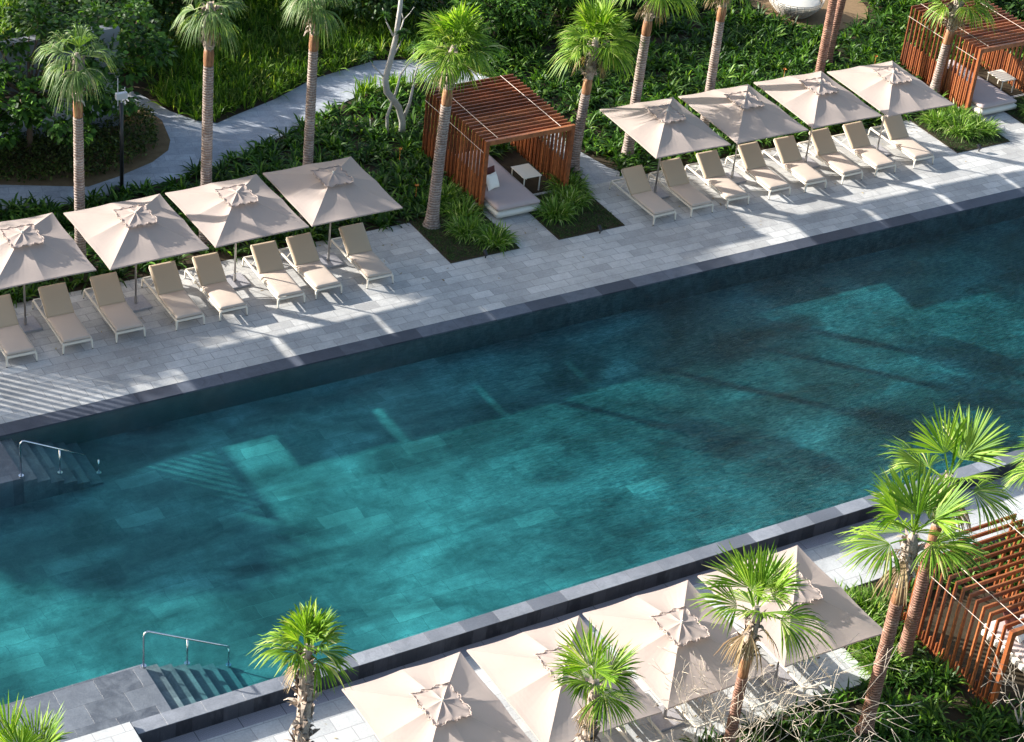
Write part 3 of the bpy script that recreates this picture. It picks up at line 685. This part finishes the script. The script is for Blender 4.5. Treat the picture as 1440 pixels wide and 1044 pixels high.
# leafless trees, lower right
def bare(x, y, label, seed, stems, h, depth=5, L0=1.0):
    t = empty('bare_tree', (x, y, ZD), 0, label, 'bare tree', 'leafless twiggy trees in the lower right garden')
    mb = MB(); rr = random.Random(seed)
    for k in range(stems):
        a = k*2*PI/stems + rr.uniform(-.4,.4); d = Vector((math.cos(a)*.9, math.sin(a)*.6, 1.5)).normalized()
        branch(mb, Vector((0,0,0)), d, L0*rr.uniform(.8,1.2), .026, depth, rr, .30, 2, .84, .0045)
    mb.build('branches', M['twig'], t, True); return t
bare(22.1,23.4,'leafless white twiggy tree spreading in front of the third and fourth lower umbrellas',5,7,3,5,.86)
bare(29.0,22.2,'leafless twiggy tree straying over the slatted roof at the right edge',9,5,3,4,.72)

# flowers
def flower(x, y, z, label):
    t = MB(); rr = random.Random(int(x*10))
    t.tube([(0,0,-.5),(0,0,0)], .008, 5)
    for k in range(7):
        a = k*.9; t.add([(0,0,-.02),(.05*math.cos(a-.4),.05*math.sin(a-.4),.05),(.13*math.cos(a),.13*math.sin(a),.08+rr.uniform(-.03,.05)),(.05*math.cos(a+.4),.05*math.sin(a+.4),.05)], [(0,1,2,3)])
    o = t.build('flower', M['flower']); o.location = (x, y, z-.12); o.scale = (.65,.65,.65); tag(o, label, 'flower', 'orange flowers among the lilies')
flower(27.83,47.98,.75,'orange flower left of the near cabana, the upper of two'); flower(27.27,45.95,.72,'orange flower beside the palm at the near cabana, the lower of two')
flower(42.05,48.45,.75,'orange flower above the gap before the third right umbrella'); flower(45.6,48.2,.75,'orange flower between the last umbrella and the far cabana')

# ------------------------------------------------------------------ villa wall, lamp post, bench rail
wv = empty('villa_wall', (8,53.25,0), 0, 'pale rendered villa wall with white shutters behind the round-leaved tree', 'building wall')
MB().box(0, 13.4, 0, .3, -.1, 3.1).build('wall', M['whitewall'], wv)
for (x0, x1, z0, z1) in ((9.1,10.12,1.75,2.45),(9.1,10.12,-.0,.95)):
    s = MB(); s.box(x0-.05, x0, -.05, -.003, z0, z1); s.box(x1, x1+.05, -.05, -.003, z0, z1); s.box(x0, x1, -.05, -.003, z1-.04, z1+.02)
    k = z0+.05
    while k < z1-.06: s.bar(((x0),-.03,k),((x1),-.03,k), .012, .055, up=(0,-.6,1)); k += .075
    s.build('louvred_shutter', M['white_paint'], wv)
lp = empty('lamp_post', (19.95,49.55,0), 0, 'black lamp post with a small white head beside the path', 'lamp post')
MB().tube([(0,0,0),(0,0,2.75)], .055, 10).build('pole', M['black'], lp, True)
MB().box(-.3,-.02,-.1,.14,0,.14, bev=.01).box(-.12,.12,-.12,.12,0,.05).build('base_box', M['black'], lp)
MB().box(-.16,.16,-.06,.06,2.86,3.05, bev=.01).tube([(-.1,0,2.66),(-.1,0,3.5)], .012, 6).tube([(.1,0,2.66),(.1,0,3.2)], .012, 6).tube([(0,0,2.74),(0,0,2.88)], .02, 6).build('lamp_head', M['white_paint'], lp)
br = empty('path_rail', (32.15,51.3,0), 0, 'short metal rail beside the path behind the near cabana roof', 'rail')
MB().tube([(0,.3,.8),(.12,-.9,.8)], .022, 8).build('rail', M['steel'], br, True)
for k in (0,1): MB().tube([(.02+.08*k,.2-.95*k,0),(.02+.08*k,.2-.95*k,.8)], .022, 8).build('post', M['black'], br, True)

# ------------------------------------------------------------------ cabanas
def cabana(x, y, z, label, nfr=19, W=2.9, D_=3.4, H=2.2, flip=False, inf=.95, group='slatted wooden cabanas', left=True, td=.08, solid=False):
    t = empty('cabana', (x, y, z), 0, label, 'cabana', group)
    dy = D_/(nfr-1); tw = .038
    roof = MB(); L_ = MB(); R_ = MB()
    for k in range(1, nfr):
        yy = k*dy
        if not solid: roof.box(0, W, yy-tw/2, yy+tw/2, H-.10, H)
        L_.box(0, td, yy-tw/2, yy+tw/2, 0, H-.102); R_.box(W-td, W, yy-tw/2, yy+tw/2, 0, H-.102)
    if solid: roof.box(-.1, W+.15, .05, D_+.1, H-.10, H)
    roof.build('roof', M['wood'], t)
    for mbx, xx in ((L_, .02), (R_, W-td+.02))[0 if left else 1:]:
        for k in range(nfr-1):
            yy = (k+.5)*dy; mbx.box(xx, xx+.045, yy-.015, yy+.015, .02, inf)
        mbx.box(xx+.01, xx+.035, .05, D_, .10, .14)
        mbx.build('side_screen', M['wood'], t)
    fy = D_ if flip else 0
    f = MB(); f.box(-.012, .11, fy-.05, fy+.045, 0, H+.012).box(W-.11, W+.012, fy-.05, fy+.045, 0, H+.012).box(.11, W-.11, fy-.05, fy+.045, H-.13, H+.012)
    if flip: f.box(0, W, -.03, .03, H-td, H-.003)
    f.build('front_frame', M['wood'], t)
    for xx in (.42, W-.42): MB().tube([(xx,.0,H-.0),(xx,D_+.05,H-.0)], .008, 6).build('tie_rod', M['rod'], t)
    MB().tube([(-.004,.0,H-.38),(-.004,D_+.05,H-.38)], .007, 6).build('tie_rod', M['rod'], t)
    return t
cabana(28.82,45.02,0,'red-brown slatted cabana left of centre, between the two umbrella rows')
cabana(46.85,44.95,0,'red-brown slatted cabana in the upper right corner')
cabana(28.75,22.95,ZD,'red-brown slatted cabana cut by the lower right edge', nfr=15, D_=3.1, inf=.4)
ls = empty('louvre_screen', (9.5,44.0,0), 0, 'tall wooden louvre screen just outside the left edge, casting striped light on the deck', 'screen')  # unseen screen, added and shaped so its slats stripe the deck
sl = MB(); k = .1
while k < 6.9: sl.box(-.085, .085, k-.018, k+.018, .08, 3.65); k += .285
sl.build('louvres', M['wood'], ls)
MB().box(-.06,.06,-.06,.06,0,3.8).box(-.06,.06,6.94,7.06,0,3.8).box(-.04,.04,.06,6.94,3.66,3.78).box(-.04,.04,.06,6.94,0,.07).build('post_frame', M['wood'], ls)

def pad(mb, x0, x1, y0, y1, z0, z1, r=.05, M_=None, nx=8, ny=8, puff=.02):
    """soft rounded cushion block"""
    v = []; f = []
    xs = [x0+(x1-x0)*i/nx for i in range(nx+1)]; ys = [y0+(y1-y0)*j/ny for j in range(ny+1)]
    def edge(u, n): 
        e = min(u, n-u)/n; return 1-max(0, 1-e/.12)**2
    idx = {}
    for s_ in (1, 0):
        for i, X in enumerate(xs):
            for j, Y in enumerate(ys):
                e = edge(i, nx)*edge(j, ny); zc = (z0+z1)/2; h = (z1-z0)/2*(.55+.45*e) + puff*e*math.sin(PI*i/nx)*math.sin(PI*j/ny)
                idx[(s_,i,j)] = len(v); v.append((X, Y, zc + (h if s_ else -h*.9)))
    for i in range(nx):
        for j in range(ny):
            f.append((idx[1,i,j], idx[1,i+1,j], idx[1,i+1,j+1], idx[1,i,j+1])); f.append((idx[0,i,j+1], idx[0,i+1,j+1], idx[0,i+1,j], idx[0,i,j]))
    for i in range(nx):
        f.append((idx[0,i,0], idx[0,i+1,0], idx[1,i+1,0], idx[1,i,0])); f.append((idx[1,i,ny], idx[1,i+1,ny], idx[0,i+1,ny], idx[0,i,ny]))
    for j in range(ny):
        f.append((idx[1,0,j], idx[1,0,j+1], idx[0,0,j+1], idx[0,0,j])); f.append((idx[0,nx,j], idx[0,nx,j+1], idx[1,nx,j+1], idx[1,nx,j]))
    if M_ is not None: v = [tuple(M_ @ Vector(p)) for p in v]
    return mb.add(v, f)
def pillow(x, y, z, s, mat, rz, tilt, label):
    mb = MB(); n = 10; v = []; f = []
    for sg in (1, -1):
        for i in range(n+1):
            for j in range(n+1):
                u = i/n*2-1; w_ = j/n*2-1; e = max(0, (1-u**4)*(1-w_**4))**.5
                pin = 1-.10*(1-abs(u)*abs(w_))*(abs(u)**6+abs(w_)**6)
                v.append((u*s/2*pin, sg*.085*e, w_*s/2*pin))
    o = (n+1)**2
    for i in range(n):
        for j in range(n):
            a = i*(n+1)+j; f.append((a, a+n+1, a+n+2, a+1)); f.append((o+a, o+a+1, o+a+n+2, o+a+n+1))
    mb.add(v, f); ob = mb.build('pillow', M[mat], None, True); ob.location = (x, y, z); ob.rotation_euler = (tilt, 0, rz)
    return tag(ob, label, 'pillow', 'scatter pillows on the daybeds')
def daybed(x0, x1, y0, y1, z, label):
    t = empty('daybed', (x0, y0, z), 0, label, 'daybed', 'daybeds in the cabanas')
    pad(MB(), 0, x1-x0, 0, y1-y0, .03, .27, nx=14, ny=20, puff=0).build('base', M['bedbase'], t, True)
    pad(MB(), .02, x1-x0-.03, .03, y1-y0, .26, .41, nx=14, ny=20, puff=.012).build('mattress', M['mattress'], t, True)
    return t
daybed(28.98,30.42,44.3,47.6,0,'mauve mattress daybed inside the near cabana')
daybed(47.0,48.5,44.4,47.6,0,'mauve mattress daybed inside the far cabana')
daybed(30.2,31.55,22.5,24.9,ZD,'pale daybed inside the lower right cabana')
pillow(29.42,45.42,.62,.46,'white_cloth',.25,-.5,'cream pillow standing at the front of the near cabana daybed')
pillow(29.47,45.72,.64,.50,'brown_cloth',.1,-.4,'maroon pillow behind the cream one on the near cabana daybed')
pillow(29.3,46.15,.66,.55,'bedbase',.0,-.3,'large pale pillow furthest back on the near cabana daybed')
pillow(47.45,45.9,.62,.46,'white_cloth',.9,-.4,'cream pillow seen through the slats of the far cabana')
pillow(47.3,46.3,.64,.5,'brown_cloth',.5,-.4,'maroon pillow behind the cream pillow in the far cabana')
pillow(30.6,24.2,.22,.46,'white_cloth',.4,-.6,'pale pillow on the daybed of the lower right cabana')
pillow(30.7,24.6,.24,.50,'brown_cloth',.2,-.5,'dark pillow on the daybed of the lower right cabana')
def side_table(x, y, label):
    t = empty('side_table', (x, y, 0), 0, label, 'side table', 'side tables in the cabanas')
    MB().box(-.3,.3,-.38,.38,.485,.51, bev=.006).build('table_top', M['cream_metal'], t)
    for sx in (-.26,.26):
        for sy in (-.34,.34): MB().box(sx-.014,sx+.014,sy-.014,sy+.014,0,.484).build('leg', M['cream_metal'], t)
side_table(30.78,45.78,'cream side table beside the daybed in the near cabana')
side_table(49.05,45.85,'cream side table beside the daybed in the far cabana')

# ------------------------------------------------------------------ umbrellas
def make_umbrella(sx, sy, ze=2.2, rise=.47):
    t = empty('parasol', (0,0,0))
    hx, hy = sx/2, sy/2; nper = 64; nr = 14
    per = []
    for k in range(nper):           # square perimeter, 8 ribs: corners and edge middles
        s_ = k/(nper/4); e = int(s_); u = s_-e
        c = [(-1,-1),(1,-1),(1,1),(-1,1)]; a = c[e]; b = c[(e+1) % 4]
        per.append((a[0]+(b[0]-a[0])*u, a[1]+(b[1]-a[1])*u, u))
    def zat(px, py, u, r):
        cw = abs(u-.5)*2                      # 1 at corners, 0 at edge middle
        zedge = ze + .012*(1-cw)
        z = zedge + (ze+rise-zedge)*(1-r)**1.04
        sag = abs(math.sin(2*PI*u))           # between ribs
        return z - .045*sag*math.sin(PI*min(1, r*1.0))**.8 * (1 if r < 1 else 0) - .012*sag*r
    v = [(0,0,ze+rise)]; f = []
    for i in range(1, nr+1):
        r = i/nr
        for (px, py, u) in per:
            inw = 1 - .018*abs(math.sin(2*PI*u))*r**3
            v.append((px*hx*r*inw, py*hy*r*inw, zat(px, py, u, r)))
    for k in range(nper): f.append((0, 1+k, 1+(k+1) % nper))
    for i in range(nr-1):
        for k in range(nper):
            a = 1+i*nper; f.append((a+k, a+nper+k, a+nper+(k+1) % nper, a+(k+1) % nper))
    # narrow hem turned down
    a = 1+(nr-1)*nper; o = len(v)
    for k in range(nper): x, y, z = v[a+k]; v.append((x*1.001, y*1.001, z-.035))
    for k in range(nper): f.append((a+k, o+k, o+(k+1) % nper, a+(k+1) % nper))
    mb = MB(); mb.add(v, f); can = mb.build('canopy', M['canvas'], t)
    # wind vent cap with a puckered edge
    rr = random.Random(3); v = [(0,0,ze+rise+.05)]; f = []; vr = .30; n2 = 96; rows = 7
    for i in range(1, rows+1):
        r = i/rows
        for k in range(n2):
            s_ = k/(n2/4); e = int(s_); u = s_-e
            c = [(-1,-1),(1,-1),(1,1),(-1,1)]; A = c[e]; B = c[(e+1) % 4]; px = A[0]+(B[0]-A[0])*u; py = A[1]+(B[1]-A[1])*u
            cr = abs(math.sin(2*PI*u)); z = ze+rise+.05 - rise*vr*r*.80 - .025*cr*math.sin(PI*r)
            if i == rows: z += .010*math.sin(k*.9)+rr.uniform(-.006,.006); jj = 1+.02*math.sin(k*.7)+rr.uniform(-.012,.012)
            else: jj = 1
            v.append((px*hx*vr*r*jj, py*hy*vr*r*jj, z))
    for k in range(n2): f.append((0, 1+k, 1+(k+1) % n2))
    for i in range(rows-1):
        for k in range(n2): a = 1+i*n2; f.append((a+k, a+n2+k, a+n2+(k+1) % n2, a+(k+1) % n2))
    a = 1+(rows-1)*n2; o = len(v)
    for k in range(n2): x, y, z = v[a+k]; w_ = 1+.05*math.sin(k*1.7)+rr.uniform(-.02,.02); v.append((x*w_, y*w_, z-.035))
    for k in range(n2): f.append((a+k, o+k, o+(k+1) % n2, a+(k+1) % n2))
    mb = MB(); mb.add(v, f); ven = mb.build('vent_cap', M['canvas'], can)
    fr_ = MB(); rp = []                                    # bunched cord and ties along the vent edge, one ruffled ring
    for k in range(n2+1):
        x, y, z = v[a+k % n2]; d = Vector((x, y, 0)).normalized(); w_ = [.0, .035, -.01, .05, .015][(k*7+k//5) % 5]*(k % n2 > 0)
        rp.append(Vector((x, y, z+.012-.3*w_)) + d*w_)
    fr_.tube(rp, [.008+.009*abs(math.sin(q*1.3)) for q in range(n2+1)], 5)
    fr_.build('frill', M['canvas'], ven, True)
    MB().tube([(0,0,ze+rise+.03),(0,0,ze+rise+.09)], [.035,.02], 10).build('finial', M['cream_metal'], t)
    MB().tube([(0,0,.07),(0,0,ze+rise-.02)], .026, 12).build('pole', M['alu'], t, True)
    for (px, py, u) in per[::8]:
        z1 = ze + (.012 if abs(u-.5) < .1 else 0)
        MB().tube([(px*.03,py*.03,ze+rise-.07),(px*hx*.5,py*hy*.5,(ze+rise+z1)/2-.075),(px*hx*.985,py*hy*.985,z1-.03)], .010, 5).build('rib', M['alu'], t)
    b = MB().box(-.32,.32,-.32,.32,.006,.06, bev=.008).build('base_slab', M['granite'], t)
    MB().tube([(0,0,.06),(0,0,.28)], .04, 12).build('sleeve', M['alu'], b)
    return t
UL = make_umbrella(2.62, 2.96); UR = make_umbrella(2.50, 3.08); LO = make_umbrella(2.62, 3.12, 2.1)
def place(proto, first, x, y, z, rz, label, cat, group):
    o = proto if first else copy_tree(proto)
    o.location = (x, y, z); o.rotation_euler = (0, 0, rz); return tag(o, label, cat, group)
ul = [(15.17,44.05,'beige parasol cut by the left edge of the photo'),(18.07,43.97,'beige parasol second from the left edge, with bunched ties around its vent'),
      (20.85,44.03,'beige parasol third from the left edge, its far corner before the long grass path'),(23.6,44.07,'beige parasol last of the left row, nearest the central slatted cabana')]
for i, (x, y, lab) in enumerate(ul): place(UL, i == 0, x, y, 0, [.0,.02,.03,0][i], lab, 'parasol', 'beige square parasols')
ur = [(34.15,44.02,'beige parasol first of the right row, right of the central cabana path'),(36.86,43.95,'beige parasol second of the right row'),
      (39.58,43.93,'beige parasol third of the right row, below the reddish-brown palm trunk'),(42.22,43.75,'beige parasol last of the right row, beside the upper right cabana')]
for i, (x, y, lab) in enumerate(ur): place(UR, i == 0, x, y, 0, [-.03,-.02,-.03,-.03][i], lab, 'parasol', 'beige square parasols')
lo_ = [(16.72,25.68,'bottom-most sunlit beige parasol beside the small shaggy palm left of the row'),(19.47,25.66,'sunlit beige parasol with a small shaggy palm in front of it'),
       (22.22,25.68,'sunlit beige parasol left of the palm among bare twigs'),(25.1,25.7,'sunlit beige parasol seen through bare white twigs, last of the lower row')]
for i, (x, y, lab) in enumerate(lo_): place(LO, i == 0, x, y, ZD, [.0,-.01,.0,-.01][i], lab, 'parasol', 'beige square parasols')

# ------------------------------------------------------------------ sun loungers (foot at y=0, head towards +y)
def make_lounger():
    t = empty('sun_lounger', (0,0,0)); W = .77; Lg = 2.2; zr = .27
    f = MB()
    for x in (.02, W-.02): f.bar((x,.02,zr),(x,Lg-.02,zr), .035, .05)
    f.bar((.02,.0,zr),(W-.02,.0,zr), .035, .05); f.bar((.02,Lg,zr),(W-.02,Lg,zr), .035, .045); f.bar((.04,1.2,zr),(W-.04,1.2,zr), .03, .04); f.bar((.04,.6,zr-.005),(W-.04,.6,zr-.005), .03, .03)
    f.build('frame', M['cream_metal'], t)
    for x, sx in ((.02,-1),(W-.02,1)):
        for y, sy in ((.0,-1),(Lg,1)):
            l = MB(); v = []
            for z, h in ((zr-.02,.024),(0.02,.015)):
                ox = x + (.012*sx if z < .1 else 0); oy = y + (.02*sy if z < .1 else 0)
                v += [(ox-h,oy-h,z),(ox+h,oy-h,z),(ox+h,oy+h,z),(ox-h,oy+h,z)]
            l.add(v, [(0,1,2,3),(7,6,5,4),(4,5,1,0),(5,6,2,1),(6,7,3,2),(7,4,0,3)])
            lo2 = l.build('leg', M['cream_metal'], t)
            MB().tube([(x+.012*sx,y+.02*sy,0),(x+.012*sx,y+.02*sy,.03)], .018, 8).build('foot', M['black'], lo2)
    pad(MB(), .035, W-.035, .03, 1.22, zr+.02, zr+.092, nx=14, ny=20, puff=.012).build('seat_cushion', M['cushion'], t, True)
    ang = math.radians(40); R = Matrix.Translation((0,1.23,zr+.03)) @ Matrix.Rotation(ang, 4, 'X')
    b = pad(MB(), .035, W-.035, 0, .82, .01, .085, M_=R, nx=14, ny=16, puff=.006).build('backrest', M['backpad'], t, True)
    g = MB()
    for x in (.05, W-.05): g.bar(R @ Vector((x,.02,-.01)), R @ Vector((x,.80,-.01)), .03, .03)
    g.bar(R @ Vector((.05,.80,-.01)), R @ Vector((W-.05,.80,-.01)), .03, .03); g.build('backrest_frame', M['cream_metal'], t)
    for x in (.07, W-.07):
        MB().tube([R @ Vector((x,.42,-.02)), (x,1.80,zr)], .010, 6).build('strut', M['cream_metal'], t)
    return t
LG = make_lounger(); first = True
up_l = [(14.12,'cut by the left edge of the photo'),(15.56,'striped with slatted sunlight, second from the left edge'),(16.94,'third from the left edge, left of the second parasol pole'),
        (18.53,'right of the second parasol pole, fourth from the left edge'),(19.72,'left of the third parasol pole'),(21.34,'right of the third parasol pole, sixth from the left edge'),
        (22.44,'next to last of the left row, left of the last parasol pole'),(23.94,'last of the left row, nearest the square planting beds'),
        (33.08,'first of the right row, fully in shade'),(34.37,'second of the right row, right of the first pole'),(35.66,'third of the right row, left of the second parasol pole'),
        (37.17,'fourth of the right row, right of the second parasol pole'),(38.46,'fifth of the right row, left of the third parasol pole'),(39.86,'sixth of the right row, right of the third parasol pole'),
        (41.13,'seventh of the right row, left of the last parasol pole'),(42.65,'last of the right row, beside the bed of the far cabana')]
for i, (x, lab) in enumerate(up_l):
    place(LG, first, x, 42.5+random.uniform(-.03,.04), 0, random.uniform(-.022,.022), 'beige cushioned lounger '+lab, 'sun lounger', 'sun loungers facing the pool'); first = False
for x, lab in ((20.3,'under the second lower parasol, just left of its neighbour'),(21.35,'whose raised back shows below the gap of the second and third lower parasols'),(22.85,'half hidden by the palm among the bare twigs'),(24.3,'under the left side of the last lower parasol'),(25.65,'under the last lower parasol, nearest the pale kerb')):
    place(LG, False, x+.385, 27.15, ZD, PI, 'cream-backed lounger '+lab, 'sun lounger', 'sun loungers facing the pool')

# a few dry leaves blown over the paving
q = RNG; nl_ = 150; P = np.stack([q.uniform(14, 47, nl_), 45.1-np.abs(q.normal(0, 1.5, nl_)), np.full(nl_, .012)], 1); P = P[(P[:,1] > 40.4)]
P2_ = np.stack([q.uniform(13, 27, 60), q.uniform(25.2, 29, 60), np.full(60, ZD+.012)], 1); P = np.concatenate([P, P2_])
az = q.uniform(0, 6.28, len(P)); D = np.stack([np.cos(az), np.sin(az), np.full(len(P), .12)], 1)
V, F = ribbons(P, D, q.uniform(.04,.11,len(P)), q.uniform(.02,.045,len(P)), .1, 2, (.3,1,.2), q)
stuff('leaf_litter', V, F, M['dead'], 'a few small dry leaves blown over the paving', 'fallen leaves')
# spike lights
def spike(x, y, label):
    t = empty('garden_spotlight', (x, y, .01), 0, label, 'spotlight', 'small black garden spotlights')
    MB().tube([(0,0,0),(0,0,.10)], .02, 8).build('stem', M['black'], t)
    MB().tube([(0,-.05,.10),(0,.09,.19)], [.045,.06], 12).build('lamp_housing', M['black'], t)
spike(27.68,42.68,'small black spotlight at the bed left of the near cabana'); spike(31.38,42.66,'small black spotlight at the bed right of the near cabana'); spike(45.39,42.62,'small black spotlight at the bed beside the far cabana')

# round wicker daybed on the sand circle
pt = empty('wicker_daybed', (46.0,53.1,0), 0, 'round grey wicker basket daybed on the sand circle at the top edge', 'daybed')
wb = MB(); Rr = .98
def prof(a): return Rr*(.55+.45*math.sin(a*.5*PI)) 
for k in range(10):
    a = k/9; z = .03+.62*a; r = prof(a); wb.tube([(r*math.cos(q*PI/20), r*math.sin(q*PI/20), z) for q in range(41)], .013, 5, cap=False)
for q in range(26):
    an = q*PI/13; wb.tube([(prof(k/6)*math.cos(an), prof(k/6)*math.sin(an), .03+.62*k/6) for k in range(7)], .012, 4)
wb.build('wicker_shell', M['wicker'], pt)
cu = MB(); cu.tube([(0,0,.36),(0,0,.40),(0,0,.52),(0,0,.56)], [.78,.84,.86,.80], 32); cu.build('seat_cushion', M['bedbase'], pt, True)
cu = MB(); cu.tube([(0,0,.02),(0,0,.34)], [.5,.72], 32); cu.build('inner_base', M['bark'], pt, True)
pillow(46.1,53.45,.75,.5,'blue_cloth',.3,-.5,'blue pillow in the round wicker daybed')

# ------------------------------------------------------------------ light, sky, camera
EL, AZ = 20.5, 134.5     # sun above the horizon; direction it stands in, from +x towards +y
EXTRA = True
if EXTRA:   # unseen tall trees, added beyond the left edge to shade deck and pool
    for (x, y, h, cr, s_) in ((12.4,58.6,10.4,1.7,31),(8.5,62.8,12.6,2.6,32),(7.5,67.5,14.5,2.6,33),(3.6,56.6,8.0,1.7,34),(-.3,51.6,8.4,1.5,35)):
        tree(x, y, h, cr, ['tall garden tree beyond the left edge, nearest the villa','tall garden tree beyond the left edge, second from the villa','tall garden tree beyond the left edge, farthest from the villa','smaller garden tree beyond the left edge behind the louvre screen, shorter than its neighbour','slim garden tree beyond the left edge, closest to the pool'][s_-31], 5200, .34, 'dark_leaf', seed=s_, cz=h*.84, ncl=40, clump_r=1.1, trunk_r=.2, squash=.55, group='tall garden trees beyond the frame')
w = bpy.data.worlds.new('World'); sc.world = w; w.use_nodes = True; nt = w.node_tree
bg = nt.nodes['Background']; sky = nt.nodes.new('ShaderNodeTexSky'); sky.sky_type = 'NISHITA'; sky.sun_disc = False
sky.sun_elevation = math.radians(EL); sky.sun_rotation = math.radians(90-AZ); sky.air_density = 1.0; sky.dust_density = 2.0; sky.ozone_density = .8
nt.links.new(sky.outputs[0], bg.inputs[0]); bg.inputs[1].default_value = .108
ld = bpy.data.lights.new('sun', 'SUN'); ld.energy = 5.0; ld.angle = math.radians(.7); ld.color = (1, .962, .905)
lo = bpy.data.objects.new('sun', ld); COL.objects.link(lo)
e, a = math.radians(EL), math.radians(AZ); sd_ = Vector((math.cos(e)*math.cos(a), math.cos(e)*math.sin(a), math.sin(e)))
lo.rotation_euler = sd_.to_track_quat('Z', 'Y').to_euler(); lo.location = sd_*60
cd = bpy.data.cameras.new('camera'); co = bpy.data.objects.new('camera', cd); COL.objects.link(co); sc.camera = co
cd.sensor_width = 36; cd.lens = 3045.57/1440*36; cd.clip_start = .5; cd.clip_end = 900
h_, p_, r_ = math.radians(34.1718), math.radians(33.4181), math.radians(6.56)
fw = Vector((math.sin(h_)*math.cos(p_), math.cos(h_)*math.cos(p_), -math.sin(p_)))
rt = Vector((math.cos(h_), -math.sin(h_), 0)); upv = rt.cross(fw)
r2 = rt*math.cos(r_) + upv*math.sin(r_); u2 = -rt*math.sin(r_) + upv*math.cos(r_)
mw = Matrix((r2, u2, -fw)).transposed().to_4x4(); mw.translation = Vector((0,0,30)); co.matrix_world = mw
vs = sc.view_settings; vs.view_transform = 'Standard'; vs.look = 'None'; vs.exposure = 1.55; vs.gamma = 1
sc.cycles.max_bounces = 8; sc.cycles.transparent_max_bounces = 12; sc.cycles.caustics_reflective = False; sc.cycles.caustics_refractive = False
